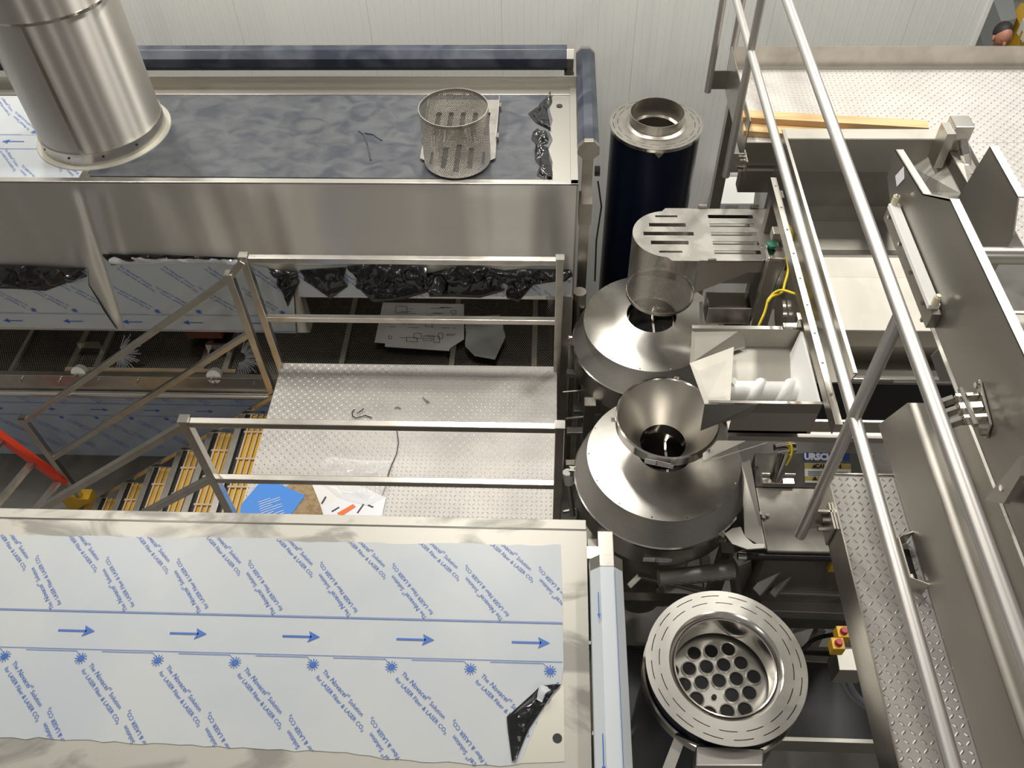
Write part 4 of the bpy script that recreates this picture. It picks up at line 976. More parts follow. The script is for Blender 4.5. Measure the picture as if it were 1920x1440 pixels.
def chute(name, label, yc0, yc1, z, x0, x1, screw):
    t = thing(name, label, 'chute', 'screw feed chutes')
    w0 = PY(1450, 650, yc1-0.02); s1_ = PZ(1450, 718, z-0.17)
    def quad4(nm, m, a, b, c_, d_, th=0.004, **k): return part(nm, M().plate([a, b, c_, d_], th), m, t, **k)
    quad4('rear_wall', 'pan', (x0, yc1-0.02, w0.z), (x1, yc1-0.02, w0.z), (x1, yc1, z), (x0, yc1, z))
    part('rear_lip', M().box(x0, x1, yc1, yc1+0.025, z-0.004, z), 'shiny', t)
    quad4('inner_slope', 'pan', (x0+0.17, s1_.y, s1_.z), (x1-0.05, s1_.y, s1_.z), (x1-0.02, yc1-0.02, w0.z), (x0+0.17, yc1-0.02, w0.z))
    sy, sz = s1_.y-0.065, z-0.165
    part('screw_roll', M().tube([(x0+0.16, sy, sz), (x1-0.02, sy, sz)], 0.055, 28), 'white', t, smooth=40, label='white plastic feed screw')
    hp = [Vector((x0+0.18+i*0.0042, sy+0.044*math.sin(i*0.17), sz+0.044*math.cos(i*0.17))) for i in range(92)]
    part('screw_flight', M().tube(hp, 0.030, 12), 'white', t, smooth=60, label='white plastic screw flight')
    B = M().prism([(x1-0.10, yc0+0.02, z-0.26), (x1-0.02, yc0, z-0.002), (x1-0.02, yc1-0.01, z-0.002), (x1-0.10, yc1-0.12, z-0.26)], (0.012, 0, 0)); part('white_liner', B, 'white', t, label='white plastic end liner')
    B = M()
    for k in range(5): bolt(B, (x1-0.014, yc0+0.08+k*0.09, z-0.01), 0.007, 0.006)
    part('liner_bolt', B, 'shiny', t)
    part('near_wall', M().box(x0+0.16, x1, yc0-0.004, yc0, z-0.085, z), 'dark', t)
    part('trough_base', M().box(x0+0.17, x1-0.02, yc0+0.0, sy-0.02, z-0.26, z-0.24), 'dull', t); part('near_inner', M().box(x0+0.17, x1, yc0, yc0+0.004, z-0.26, z-0.085), 'dull', t)
    part('near_lip', M().box(x0+0.03, x1, yc0-0.012, yc0+0.004, z-0.003, z+0.002), 'shiny', t)
    return t
CZ = 3.42
c2 = chute('feed_chute', 'stainless feed chute with white screw discharging into the round funnel', 2.775, 3.285, CZ, 0.79, 1.39, True)
# outlet lips of this chute
P = [PZ(1293, 681, CZ-0.10), PZ(1376, 650, CZ-0.06), PZ(1369, 753, CZ-0.01), PZ(1321, 757, CZ-0.02)]; part('outlet_plate', M().plate(P[::-1], 0.004), 'pan', c2)
P = [PZ(1321, 757, CZ-0.02), PZ(1420, 757, CZ-0.0), PZ(1402, 779, CZ-0.08), PZ(1352, 792, CZ-0.13), PZ(1313, 807, CZ-0.18)]; part('outlet_lip', M().plate(P, 0.004), 'dark', c2)
P = [PZ(1298, 610, CZ), PZ(1395, 614, CZ), PZ(1398, 652, CZ-0.1), PZ(1293, 683, CZ-0.11)]; part('outlet_side', M().plate(P[::-1], 0.004), 'pan', c2)
a, b = PZ(1381, 783, 3.22), PZ(1660, 781, 3.22); B = M().box(a.x, 2.3, a.y-0.02, a.y, 3.13, 3.22); part('lower_housing', B, 'tube', c2, bevel=0.004)
a = PZ(1365, 812, 3.10); part('lower_lip', M().box(a.x, 2.3, a.y-0.02, a.y+0.05, 3.06, 3.10), 'dull', c2)
part('lower_body', M().box(a.x+0.03, 1.30, a.y+0.06, 3.10, 3.0, 3.12), 'dull', c2)
c1 = thing('feed_chute', 'rear stainless feed chute beneath the slotted screen guard', 'chute', 'screw feed chutes')
part('housing', M().box(0.98, 1.27, 3.97, 4.42, 3.12, 3.29), 'dark', c1)
part('lower_housing', M().box(1.00, 1.27, 3.85, 4.0, 2.88, 3.02), 'shiny', c1, bevel=0.006)
part('lower_lip', M().box(0.97, 1.27, 3.80, 3.86, 2.80, 2.84), 'dull', c1)
B = M(); B.bar((0.99, 3.82, 2.80), (0.96, 3.90, 3.02), 0.02, 0.03, (0, 1, 0)); part('side_bracket', B, 'steel', c1)
part('lower_beam', M().box(1.0, 1.27, 3.70, 3.78, 2.66, 2.74), 'dark', c1, bevel=0.004)

# support column with safety switches and cables
cl = thing('switch_column', 'flat stainless column with key switch beside the yellow cables', 'column')
a = PZ(1452, 470, 3.40); a.y -= 0.05; 
B = M(); B.box(a.x-0.055, a.x+0.055, a.y-0.05, a.y, 0.3, 3.40); part('column', B, 'tube', cl, bevel=0.006)
part('column_cap', M().box(a.x-0.058, a.x+0.062, a.y-0.055, a.y+0.06, 3.40, 3.43), 'shiny', cl, bevel=0.008)
q = PZ(1458, 444, 3.46); part('switch_box', M().box(q.x-0.035, q.x+0.045, q.y-0.02, q.y+0.05, 3.43, 3.50), 'dark', cl, bevel=0.006)
B = M(); q2 = PZ(1447, 458, 3.46); B.lathe([(0, 0.012), (0.03, 0.004), (0.034, -0.01)], q2, 7); part('green_tag', B, 'green', cl, label='green key tag')
part('key_ring', M().tube([q2+Vector((-0.045+0.018*math.cos(k*0.5236), -0.02+0.018*math.sin(k*0.5236), -0.005)) for k in range(13)], 0.0025, 6), 'shiny', cl, smooth=60)
q = PZ(1478, 478, 3.40); part('pin_barrel', M().tube([q+Vector((-0.04, 0, 0)), q+Vector((0.04, 0, 0))], 0.022, 14), 'shiny', cl, smooth=40)
q = PZ(1494, 500, 3.42); part('hinge_block', M().box(q.x-0.022, q.x+0.022, q.y-0.05, q.y+0.03, 3.34, 3.42), 'dark', cl, bevel=0.004)
q = PZ(1505, 600, 3.46); part('connector_box', M().box(q.x-0.035, q.x+0.03, q.y-0.03, q.y+0.03, 3.43, 3.49), 'shiny', cl, bevel=0.006)
part('connector_foot', M().box(q.x-0.10, q.x-0.03, q.y-0.035, q.y, 3.43, 3.44), 'shiny', cl, bevel=0.003)
def cable(px, label, r=0.0075, m='cable', name='cable'):
    single(name, M().tube([PZ(x, y, z) for x, y, z in px], r, 8), m, label, 'cable', smooth=60)
cable(smooth_path([(1462, 436, 3.52), (1468, 427, 3.56), (1478, 424, 3.58), (1486, 438, 3.56), (1482, 462, 3.48), (1475, 478, 3.44), (1478, 505, 3.42), (1472, 530, 3.42), (1466, 548, 3.42), (1448, 556, 3.42), (1440, 566, 3.40)]), 'yellow cable looping from the key switch down behind the front chute')
cable(smooth_path([(1440, 562, 3.40), (1452, 549, 3.43), (1466, 544, 3.45), (1485, 549, 3.47), (1503, 556, 3.48), (1514, 572, 3.49), (1515, 588, 3.50), (1508, 600, 3.50)]), 'yellow cable curving to the small connector box on the front chute')
cable(smooth_path([(1440, 562, 3.38), (1434, 585, 3.34), (1424, 608, 3.30), (1420, 620, 3.26)]), 'short straight yellow cable tail behind the front chute')
cable(smooth_path([(1473, 478, 3.42), (1462, 510, 3.40), (1450, 540, 3.36), (1440, 570, 3.34)]), 'thin black cable along the switch column', 0.005, 'black')
cable(smooth_path([(1474, 520, 3.40), (1474, 560, 3.40), (1478, 590, 3.40), (1484, 606, 3.40)]), 'thin black cable hanging right of the switch column', 0.005, 'black')
# gear motor behind the front chute
gm = thing('gear_motor', 'polished cylindrical gear motor between the two feed chutes', 'motor')
a, b = PZ(1460, 588, 3.10), PZ(1516, 588, 3.10); b.y = a.y
part('motor_body', M().tube([a, b], 0.10, 32), 'shiny', gm, smooth=40)
part('motor_flange', M().box(b.x-0.02, b.x+0.03, a.y-0.12, a.y+0.14, 2.98, 3.25), 'steel', gm, bevel=0.01)
part('motor_plate', M().box(a.x, b.x, a.y+0.14, a.y+0.16, 3.0, 3.3), 'steel', gm)
vb = thing('valve_block', 'small black valve block under the rear chute', 'valve')
q = PZ(1375, 590, 2.75); part('block', M().box(q.x-0.06, q.x+0.06, q.y-0.05, q.y+0.06, 2.60, 2.75), 'black', vb, bevel=0.006)
part('label', M().box(q.x-0.10, q.x-0.065, q.y-0.05, q.y+0.08, 2.70, 2.76), 'slat', vb)
part('fitting', M().tube([q+Vector((0.0, 0, 0.01)), q+Vector((0.05, -0.01, 0.02))], 0.014, 8), 'shiny', vb)

# ================================================================== WALKWAY WITH PIPE HANDRAIL
DZ = 3.63
wk = thing('upper_walkway', 'elevated tread plate walkway with round pipe handrail at the right', 'walkway')
xa = 1.245; yf = 4.73
far_poly = [(xa, yf), (7.0, yf), (7.0, 5.64), (xa, 5.64)]
part('deck_plate', M().box(xa, 7.0, yf, 5.64, DZ-0.006, DZ), 'tread', wk)
rt_poly = [(2.62, 0.3), (7.0, 0.3), (7.0, yf), (2.62, yf)]
part('deck_plate', M().box(2.62, 7.0, 2.9, yf-0.002, DZ-0.006, DZ), 'tread', wk)
near = [(xa, 0.2), (1.64, 0.2), (1.64, 2.19), (xa, 2.19)]
part('deck_plate', M().box(xa, 1.66, 0.2, 2.19, DZ-0.006, DZ), 'tread', wk)
B = M(); lugs([(xa, yf), (4.0, yf), (4.0, 5.64), (xa, 5.64)], DZ, B); lugs([(2.62, 2.9), (3.6, 2.9), (3.6, yf), (2.62, yf)], DZ, B); lugs(near, DZ, B, L=0.0145, wd=0.0045, h=0.003)
part('tread_lugs', B, 'lug', wk, stuff=True)
TB = 0.12
part('toe_board', M().box(xa-0.006, xa, 0.2, 2.20, DZ-0.17, DZ+0.012), 'tube', wk)
part('toe_board', M().box(xa-0.006, xa, yf, 5.65, DZ-0.15, DZ+TB+0.03), 'tube', wk)
part('toe_board', M().box(xa-0.006, 7.0, 5.64, 5.646, DZ-0.12, DZ+TB+0.03), 'tube', wk)
part('deck_edge', M().box(xa, 7.0, 5.60, 5.64, DZ+0.0005, DZ+0.004), 'dull', wk)
part('front_apron', M().box(xa, 2.6, yf-0.008, yf, DZ-0.17, DZ-0.001), 'dark', wk)
part('front_beam', M().box(xa, 2.6, yf-0.04, yf+0.05, DZ-0.36, DZ-0.19), 'dark', wk)
part('end_edge', M().box(xa, 1.66, 2.19, 2.196, DZ-0.17, DZ+0.008), 'tube', wk)
for x in (1.30, 1.56): part('deck_beam', M().box(x, x+0.06, 0.3, 2.1, DZ-0.12, DZ-0.008), 'dark', wk)
for x, y in ((2.70, 2.95), (1.27, 5.5), (2.9, 4.9), (2.5, 0.3)): part('support_leg', M().box(x, x+0.08, y, y+0.08, 0, DZ-0.1), 'tube', wk)
# handrail
hx, tz, mz, pr_ = 1.128, 4.83, 4.30, 0.0237
part('top_rail', M().tube([(hx, -0.3, tz), (hx, 6.2, tz)], pr_, 24), 'pipe', wk, smooth=40)
part('mid_rail', M().tube([(hx, -0.3, mz), (hx, 5.57, mz)], pr_, 24), 'pipe', wk, smooth=40)
for y in (0.1, 1.985, 4.61):
    part('post', M().tube([(hx, y, 3.455), (hx, y, tz)], pr_, 24), 'pipe', wk, smooth=40)
    part('post_bracket', M().box(hx+0.02, xa-0.005, y-0.006+0.04, y+0.004+0.04, 3.46, 3.60), 'tube', wk)
    part('bracket_plate', M().box(xa-0.016, xa-0.008, y-0.05, y+0.08, 3.46, 3.60), 'dark', wk)
    B = M()
    for z in (3.49, 3.565): bolt(B, (xa-0.016, y+0.015, z), 0.012, 0.03, (-1, 0, 0))
    part('bolt', B, 'shiny', wk)
y = 5.57; x = 1.115
part('post', M().tube([(x, y, 3.48), (x, y, 5.9)], pr_, 24), 'pipe', wk, smooth=40)
part('post_bracket', M().box(x+0.02, xa-0.005, y+0.0, y+0.01, 3.50, 3.64), 'dark', wk)
part('post', M().tube([(1.26, 5.66, 3.75), (1.26, 5.66, 5.9)], pr_, 24), 'pipe', wk, smooth=40)

# pine planks on the walkway
def plank(p, q, w, h, label):
    B = M().bar(p, q, w, h); return single('wood_plank', B, 'wood', label, 'plank', 'pine planks')
a, b = PZ(1392, 218, DZ+0.065), PZ(1738, 238, DZ+0.065)
plank(a, b, 0.085, 0.04, 'upper pine plank lying across the walkway behind the hopper')
a, b = PZ(1392, 236, DZ+0.022), PZ(1590, 250, DZ+0.022)
plank(a+Vector((0, -0.03, 0)), b+Vector((0, -0.03, 0)), 0.11, 0.04, 'lower pine plank beneath the other one behind the hopper')

# bent sheet cover on the walkway
gc = thing('cover_channel', 'long bent stainless cover standing on the narrow walkway strip', 'cover')
X0, X1, zb, zt = 1.497, 1.590, 3.70, 4.005
B = M().prism([(X0, 2.30, zb+0.02), (X0, 2.405, zt), (X0, -0.2, zt), (X0, -0.2, zb), (X0, 2.22, zb)][::-1], (0.004, 0, 0))
B = M().prism([(X0, 2.42, zb+0.0), (X0, 2.30, zt), (X0, -0.2, zt), (X0, -0.2, zb)][::-1], (0.004, 0, 0))
part('side_sheet', B, 'dull', gc, bevel=0.001)
part('top_sheet', M().box(X0, X1, -0.2, 2.30, zt-0.004, zt), 'dull', gc, bevel=0.0015)
part('far_side_sheet', M().box(X1-0.004, X1, -0.2, 2.30, zb, zt-0.004), 'dull', gc)
B = M(); y1, y2 = 1.62, 1.86; xb = 1.43
B.box(xb, xb+0.006, y1+0.03, y2-0.03, DZ+0.004, DZ+0.09)
B.hexa([(xb, y1+0.03, DZ+0.004), (X0, y1, DZ+0.004), (X0, y1+0.006, DZ+0.004), (xb+0.006, y1+0.03, DZ+0.004)], [(xb, y1+0.03, DZ+0.09), (X0, y1, DZ+0.09), (X0, y1+0.006, DZ+0.09), (xb+0.006, y1+0.03, DZ+0.09)])
B.hexa([(xb, y2-0.03, DZ+0.004), (xb+0.006, y2-0.03, DZ+0.004), (X0, y2, DZ+0.004), (X0, y2-0.006, DZ+0.004)], [(xb, y2-0.03, DZ+0.09), (xb+0.006, y2-0.03, DZ+0.09), (X0, y2, DZ+0.09), (X0, y2-0.006, DZ+0.09)])
part('mounting_bracket', B, 'tube', gc); part('bracket_foot', M().box(xb+0.008, X0, y1+0.04, y2-0.04, DZ+0.004, DZ+0.010), 'black', gc)
B = M(); bolt(B, (1.475, y1+0.07, DZ+0.01), 0.012, 0.014); part('bolt', B, 'shiny', gc)

# vibrating trough above the hopper
vt = thing('vibrating_trough', 'high dark sided conveyor trough crossing the hopper at the right edge', 'conveyor')
X = 1.60
P = [(X, 3.44, 4.30), (X, 3.46, 4.44), (X, 3.06, 4.49), (X, 2.84, 4.63), (X, 0.4, 4.63), (X, 0.4, 4.21), (X, 3.22, 4.21)]
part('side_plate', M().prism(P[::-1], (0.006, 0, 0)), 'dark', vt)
part('top_flange', M().box(X, X+0.036, 0.4, 2.84, 4.626, 4.632), 'dull', vt)
B = M().hexa([(X, 3.06, 4.484), (X+0.036, 3.06, 4.484), (X+0.036, 3.46, 4.434), (X, 3.46, 4.434)], [(X, 3.06, 4.490), (X+0.036, 3.06, 4.490), (X+0.036, 3.46, 4.440), (X, 3.46, 4.440)])
B.hexa([(X, 2.84, 4.62), (X+0.036, 2.84, 4.62), (X+0.036, 3.06, 4.484), (X, 3.06, 4.484)], [(X, 2.84, 4.63), (X+0.036, 2.84, 4.63), (X+0.036, 3.06, 4.490), (X, 3.06, 4.490)])
part('step_flange', B, 'dull', vt)
# far side plate with its flange
X2 = 1.88
P = [(X2, 3.30, 4.20), (X2, 3.22, 4.62), (X2, 2.87, 4.62), (X2, 2.78, 4.50), (X2, 2.78, 4.20)]
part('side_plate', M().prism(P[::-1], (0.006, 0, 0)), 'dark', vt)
part('top_flange', M().box(X2, X2+0.035, 2.87, 3.22, 4.616, 4.622), 'dull', vt)
part('trough_floor', M().box(X+0.006, 2.9, 0.4, 2.66, 4.17, 4.175), 'smear', vt)
bx = PZ(1880, 570, 4.18).x
part('floor_bead', M().box(bx, bx+0.008, 0.4, 2.66, 4.175, 4.182), 'shiny', vt)
part('floor_edge', M().box(X+0.006, 2.9, 2.655, 2.67, 4.12, 4.18), 'dull', vt)
part('cross_tube', M().tube([(X+0.006, 2.70, 4.46), (3.2, 2.70, 4.46)], 0.036, 24), 'tube', vt, smooth=40)
# white sealing bar on the plate
a, b = Vector((X-0.004, 3.20, 4.245)), Vector((X-0.004, 2.50, 4.245))
p1, p2 = PX(1672, 385, X-0.035), PX(1744, 585, X-0.035)
part('seal_holder', M().box(X-0.040, X-0.001, p2.y-0.03, p1.y+0.02, p1.z-0.09, p1.z-0.012), 'dark', vt)
part('seal_bar', M().box(X-0.052, X-0.006, p2.y, p1.y, p1.z-0.012, p1.z+0.012), 'white', vt, bevel=0.002, label='white plastic sealing bar')
for yv in (p1.y-0.005, p2.y+0.005):
    part('seal_peg', M().tube([(X-0.030, yv, p1.z+0.01), (X-0.030, yv, p1.z+0.055)], 0.015, 14), 'ivory', vt, smooth=40, label='ivory plastic peg')
    part('peg_screw', M().tube([(X-0.030, yv, p1.z+0.055), (X-0.030, yv, p1.z+0.062)], 0.010, 6), 'shiny', vt)
B = M()
for k in range(4): bolt(B, (X-0.040, p2.y+0.06+k*(p1.y-p2.y-0.1)/3, p1.z-0.035), 0.010, 0.012, (-1, 0, 0))
part('bolt', B, 'shiny', vt)
# data plate
P = [PX(x, y, X-0.002) for x, y in ((1679, 330), (1695, 312), (1696, 335), (1682, 350))]
tg = part('data_plate', M().plate(P, 0.0015), 'whitelab', vt, label='white data plate')
# pivot clevis
c = PX(1845, 770, X); 
part('pivot_flange', M().prism([(X-0.012, c.y+0.10, c.z+0.06), (X-0.012, c.y-0.08, c.z+0.02), (X-0.012, c.y-0.10, c.z-0.04), (X-0.012, c.y+0.02, c.z-0.06)], (0.010, 0, 0)), 'steel', vt, bevel=0.003)
for k, dy in enumerate((0.055, 0.005, -0.045)):
    B = M().bar((X-0.012, c.y+dy, c.z+0.01), (X-0.09, c.y+dy, c.z-0.0), 0.018 if k != 1 else 0.03, 0.045); B.bar((X-0.09, c.y+dy, c.z), (X-0.15, c.y+dy-0.0, c.z-0.045), 0.018, 0.035)
    part('clevis_plate', B, 'shiny', vt, bevel=0.002)
part('pivot_bolt', M().tube([(X-0.065, c.y+0.085, c.z+0.02), (X-0.065, c.y-0.085, c.z+0.02)], 0.012, 8), 'shiny', vt)
B = M(); bolt(B, (X-0.012, c.y-0.085, c.z-0.02), 0.014, 0.02, (-1, 0, 0)); bolt(B, (X-0.012, c.y+0.08, c.z+0.05), 0.012, 0.015, (-1, 0, 0)); part('bolt', B, 'shiny', vt)
# diagonal bracket arm at the lower right
P = [PX(x, y, X-0.03) for x, y in ((1856, 938), (1925, 855), (1925, 892), (1893, 945))]
part('swing_arm', M().plate(P, 0.02), 'dull', vt)
q = PX(1887, 915, X-0.035); B = M(); bolt(B, q, 0.012, 0.02, (-1, 0, 0)); part('bolt', B, 'shiny', vt)
part('lower_box', M().box(X+0.02, 1.90, 0.4, 2.2, 3.80, 4.18), 'dark', vt)
part('lower_plate', M().prism([PX(x, y, 1.70) for x, y in ((1790, 840), (1930, 840), (1930, 960), (1850, 945), (1812, 880))], (0.004, 0, 0)), 'pan', vt)
# hose coil
hc = thing('hose_coil', 'grey coiled hose hanging at the right edge below the trough', 'hose')
cq = PX(1897, 1012, 1.66)
for k in range(3):
    B = M().tube([cq+Vector((0.012*k, 0.055*math.cos(a*PI/12), (0.062+0.004*k)*math.sin(a*PI/12))) for a in range(25)], 0.0085, 10); part('hose_loop', B, 'grey', hc, smooth=60)
part('hose_tie', M().tube([cq+Vector((-0.02, 0.08, 0.005)), cq+Vector((-0.015, 0, -0.005)), cq+Vector((-0.02, -0.12, -0.015))], 0.004, 6), 'black', hc)

# ================================================================== LOWER FRAMES, FLOOR LEVEL THINGS
fr = thing('support_frame', 'dark stainless support frame below the front slicer and cabinet', 'frame')
def fb(px, w, h, m='dull', name='frame_beam'):
    (x1, y1, z1), (x2, y2, z2) = px; part(name, M().bar(PZ(x1, y1, z1), PZ(x2, y2, z2), w, h), m, fr, bevel=0.004)
fb([(1425, 1135, 1.5), (1600, 1142, 1.5)], 0.12, 0.10); fb([(1440, 1100, 1.7), (1600, 1106, 1.7)], 0.10, 0.03)
fb([(1470, 1075, 1.8), (1580, 1078, 1.8)], 0.10, 0.08, 'dark')
fb([(1390, 1045, 1.95), (1398, 1120, 1.3)], 0.09, 0.09); fb([(1470, 1050, 2.0), (1420, 1110, 1.75)], 0.07, 0.03, 'steel'); fb([(1500, 1050, 2.0), (1450, 1115, 1.7)], 0.05, 0.03, 'steel')
fb([(1480, 1235, 1.0), (1640, 1245, 1.0)], 0.05, 0.05, 'dark'); fb([(1480, 1318, 0.9), (1660, 1325, 0.9)], 0.06, 0.06, 'dark')
fb([(1180, 1100, 1.7), (1200, 1080, 1.75)], 0.04, 0.03, 'steel'); fb([(1195, 1078, 1.75), (1320, 1108, 1.6)], 0.04, 0.03, 'dull')
fb([(1180, 1210, 1.0), (1215, 1212, 1.0)], 0.04, 0.04, 'dull'); fb([(1238, 1105, 1.2), (1240, 1135, 1.2)], 0.05, 0.05, 'dull')
part('round_tube', M().tube([PZ(1235, 1085, 1.9), PZ(1375, 1070, 1.9)], 0.055, 20), 'perf2', fr, smooth=60, uv=buv)
fb([(1062, 1010-310, 1.75), (1100, 702, 1.75)], 0.05, 0.05); fb([(1055, 735, 1.7), (1115, 730, 1.72)], 0.012, 0.012, 'steel')
fb([(1060, 785, 1.7), (1130, 777, 1.72)], 0.015, 0.015, 'steel'); fb([(1062, 808, 1.6), (1105, 808, 1.6)], 0.06, 0.03, 'steel')
fb([(1060, 870, 1.5), (1080, 870, 1.5)], 0.05, 0.05, 'steel'); fb([(1075, 765, 1.4), (1112, 765, 1.4)], 0.10, 0.04, 'dark')
fb([(1060, 910, 1.5), (1078, 906, 1.5)], 0.03, 0.03, 'steel'); fb([(1055, 960, 1.5), (1080, 955, 1.5)], 0.02, 0.02, 'steel')
part('gas_strut', M().tube([PZ(1066, 895, 1.9), PZ(1074, 965, 1.5)], 0.022, 12), 'shiny', fr, smooth=40)
part('strut_collar', M().tube([PZ(1064, 885, 1.95), PZ(1067, 905, 1.85)], 0.035, 14), 'white', fr, smooth=40)
cv = thing('added_dark_conveyor', 'added low dark belt conveyor darkening the space under the front slicer outlet', 'conveyor')  # conveyor added to darken the space below the slicers
part('belt', M().box(0.25, 3.0, 1.92, 2.50, 0.98, 1.0), 'black', cv); part('side_rail', M().box(0.25, 3.0, 1.89, 1.915, 0.86, 1.06), 'dark', cv); part('side_rail', M().box(0.25, 3.0, 2.505, 2.53, 0.86, 1.06), 'dark', cv)
for x in (0.35, 2.85): part('leg', M().box(x, x+0.05, 1.95, 2.0, 0, 0.9), 'dark', cv); part('leg', M().box(x, x+0.05, 2.42, 2.47, 0, 0.9), 'dark', cv)
# emergency stop boxes, conduits
for k, (x, y) in enumerate(((1572, 1206), (1582, 1184))):
    t = thing('emergency_stop', ('nearer' if k == 0 else 'farther')+' yellow box with red button at the walkway edge below', 'switch', 'emergency stop boxes')
    q = PZ(x, y, 2.2); part('box', M().box(q.x-0.035, q.x+0.035, q.y-0.035, q.y+0.035, 2.12, 2.2), 'yellow', t, bevel=0.005)
    part('button', M().lathe([(0.0, 2.225), (0.018, 2.225), (0.022, 2.202)], (q.x, q.y, 0), 16), 'redlab', t, smooth=40)
single('mounting_box', M().box(PZ(1582, 1235, 2.1).x-0.03, PZ(1582, 1235, 2.1).x+0.12, PZ(1582, 1235, 2.1).y-0.06, PZ(1582, 1235, 2.1).y+0.07, 1.9, 2.08), 'dark', 'dark box beneath the yellow emergency stops', 'box', bevel=0.004)
for k in range(2):
    single('conduit', M().tube([PZ(*q) for q in smooth_path([(1576+12*k, 1245, 2.0), (1578+12*k, 1275, 1.8), (1596+10*k, 1305, 1.6), (1622+8*k, 1325, 1.5)])], 0.018, 12), 'grey', ('left' if k == 0 else 'right')+' grey bent conduit below the emergency stops', 'conduit', smooth=60)
single('hose', M().tube([PZ(*q) for q in smooth_path([(1500, 1225, 1.2), (1525, 1200, 1.3), (1560, 1190, 1.5), (1575, 1188, 1.9)])], 0.014, 10), 'black', 'black hose arching from the foreground vessel to the emergency stops', 'hose', smooth=60)
bs = thing('floor_stand', 'dark X braced stand on the floor behind the foreground vessel', 'stand')
part('stand_leg', M().bar(PZ(1540, 1175, 0.9), PZ(1500, 1260, 0.3), 0.06, 0.06), 'dark', bs); part('stand_leg', M().bar(PZ(1480, 1180, 0.9), PZ(1520, 1170, 0.2), 0.05, 0.05), 'dark', bs)

# wall block behind the hopper (boxed panel)
wbk = single('panel_box', M().hexa([PZ(1346, 385, 2.0), PZ(1412, 385, 2.0), PZ(1418, 335, 2.0), PZ(1352, 335, 2.0)], [PZ(1346, 385, 2.0)+Vector((0, 0, 0.02)), PZ(1412, 385, 2.0)+Vector((0, 0, 0.02)), PZ(1418, 335, 2.0)+Vector((0, 0, 0.02)), PZ(1352, 335, 2.0)+Vector((0, 0, 0.02))]), 'wall', 'white boxed panel below the walkway beside the rear vessel', 'panel')

# red ladder on the floor, left
ld = thing('step_ladder', 'orange red fibreglass ladder with aluminium steps at the left', 'ladder')
a, b = PZ(-20, 803, 1.25), PZ(122, 905, 0.55)
part('side_rail', M().bar(a, b, 0.055, 0.085), 'red', ld)
off = PZ(5, 935, 0.9)-PZ(62, 868, 0.9)
part('side_rail', M().bar(a+off*1.5, b+off*1.5, 0.03, 0.085), 'red', ld)
for x, y in ((5, 825), (62, 868), (113, 903)):
    s = (x+20)/142; p = a.lerp(b, s); part('ladder_step', M().bar(p, p+off*1.5, 0.06, 0.03), 'tube', ld)
f1 = PZ(135, 925, 0.35); part('ladder_foot', M().box(f1.x-0.12, f1.x+0.14, f1.y-0.03, f1.y+0.08, 0.02, 0.30), 'yellow', ld, label='yellow plastic end piece')

# ================================================================== BEHIND THE WALL, FAR RIGHT
def prism_on(px, z, h, m, name, label, cat):
    P = [PZ(x, y, z) for x, y in px]; B = M().prism(P, (0, 0, -h)); return single(name, B, m, label, cat)
prism_on([(1858, -12), (1878, 42), (1906, 34), (1898, -14)], 0.9, 0.5, 'crate', 'storage_crate', 'grey translucent crate on the floor beyond the wall end', 'crate')
prism_on([(1902, 22), (1918, 60), (1940, 55), (1940, 10), (1915, 5)], 0.8, 0.4, 'yellow', 'yellow_bin', 'yellow bin at the top right corner', 'bin')
single('dark_infill', M().box(3.9, 5.0, 9.9, 11.5, 0, 1.2), 'black', 'black rack behind the wall end at the top right', 'infill')  # plain black box filling the dark area beyond the wall end
single('white_sack', M().hexa([PZ(1906, 62, 0.7), PZ(1918, 80, 0.7), PZ(1926, 76, 0.7), PZ(1914, 55, 0.7)], [PZ(1906, 62, 0.7)+Vector((0, 0, 0.2)), PZ(1918, 80, 0.7)+Vector((0, 0, 0.2)), PZ(1926, 76, 0.7)+Vector((0, 0, 0.2)), PZ(1914, 55, 0.7)+Vector((0, 0, 0.2))]), 'white', 'pale sack right of the man with dark hair', 'sack')
def skin_body(name, verts, edges, rad, m, parent, sub=2):
    me = bpy.data.meshes.new(name); me.from_pydata(verts, edges, []); o = link(name, me, parent)
    sk = o.modifiers.new('skin', 'SKIN'); 
    for i, r in enumerate(rad): me.skin_vertices[0].data[i].radius = (r, r) if not isinstance(r, tuple) else r
    me.skin_vertices[0].data[0].use_root = True
    ss = o.modifiers.new('sub', 'SUBSURF'); ss.levels = sub; ss.render_levels = sub; me.materials.append(MT[m])
    return o
hd = PY(1880, 66, 9.3)
pe = thing('person', 'man with short dark hair bending his head beyond the wall end at top right', 'person')
g = Vector((hd.x, hd.y, 0)); H0 = hd.z-0.12
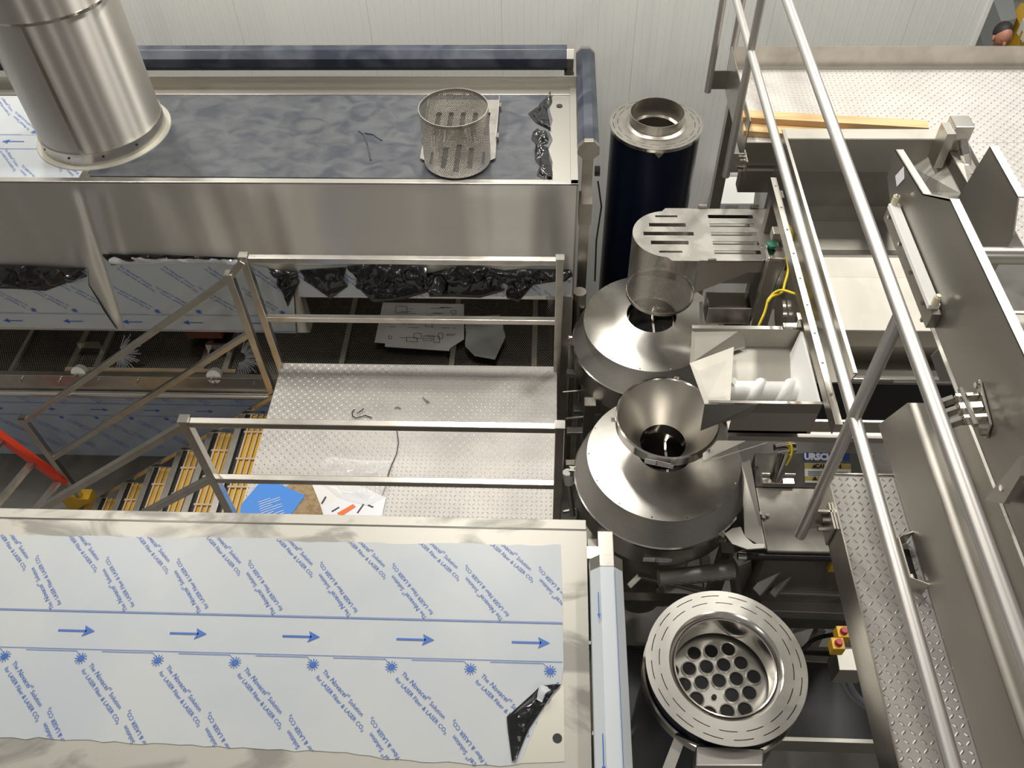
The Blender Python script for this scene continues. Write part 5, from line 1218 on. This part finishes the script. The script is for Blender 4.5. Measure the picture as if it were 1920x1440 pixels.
vv = [(0, 0.12, H0-0.72), (0, 0.10, H0-0.45), (0, 0.06, H0-0.16), (0, 0.02, H0-0.06), (0, -0.02, H0+0.04), (-0.19, 0.06, H0-0.18), (-0.25, 0.0, H0-0.46), (-0.20, -0.20, H0-0.62), (0.19, 0.06, H0-0.18), (0.25, 0.0, H0-0.46), (0.20, -0.20, H0-0.62),
      (-0.11, 0.12, H0-0.80), (-0.12, 0.10, H0-1.25), (-0.12, 0.14, 0.06), (0.11, 0.12, H0-0.80), (0.12, 0.10, H0-1.25), (0.12, 0.14, 0.06), (-0.12, 0.02, 0.04), (0.12, 0.02, 0.04)]
vv = [tuple(Vector(v)+g) for v in vv]
ed = [(0, 1), (1, 2), (2, 3), (3, 4), (2, 5), (5, 6), (6, 7), (2, 8), (8, 9), (9, 10), (0, 11), (11, 12), (12, 13), (0, 14), (14, 15), (15, 16), (13, 17), (16, 18)]
skin_body('body', vv, ed, [(0.16, 0.12), (0.15, 0.11), (0.15, 0.10), 0.06, 0.06, 0.07, 0.05, 0.035, 0.07, 0.05, 0.035, 0.09, 0.06, 0.045, 0.09, 0.06, 0.045, 0.035, 0.035], 'shirt', pe)
def blob(c, rx, ry, rz, m, name, parent, rot=0.0, n=20, k=12, cut=None):
    B = M(); vs = []
    for i in range(k+1):
        th = PI*i/k
        for j in range(n):
            ph = 2*PI*j/n; v = Vector((rx*math.sin(th)*math.cos(ph), ry*math.sin(th)*math.sin(ph), rz*math.cos(th)))
            if cut: v = cut(v)
            v = Matrix.Rotation(rot, 3, 'X') @ v; vs.append(Vector(c)+v)
    B.add(vs, [(i*n+j, (i+1)*n+j, (i+1)*n+(j+1) % n, i*n+(j+1) % n) for i in range(k) for j in range(n)]); return part(name, B, m, parent, smooth=60)
blob(hd, 0.088, 0.105, 0.13, 'skin', 'head', pe, 0.75)
blob(hd+Vector((0, 0.025, 0.03)), 0.096, 0.108, 0.125, 'hair', 'hair', pe, 0.75)
blob(hd+Vector((0, -0.105, -0.045)), 0.016, 0.022, 0.026, 'skin', 'nose', pe)
for s in (-1, 1): blob(hd+Vector((s*0.093, -0.005, -0.03)), 0.014, 0.025, 0.035, 'skin', 'ear', pe); blob(hd+Vector((s*0.035, -0.092, -0.008)), 0.014, 0.008, 0.010, 'ink', 'eye', pe)
rebase()
print('OBJECTS', len(bpy.data.objects), 'TRIS', sum(len(o.data.loop_triangles) or sum(len(p.vertices)-2 for p in o.data.polygons) for o in bpy.data.objects if o.type == 'MESH'))
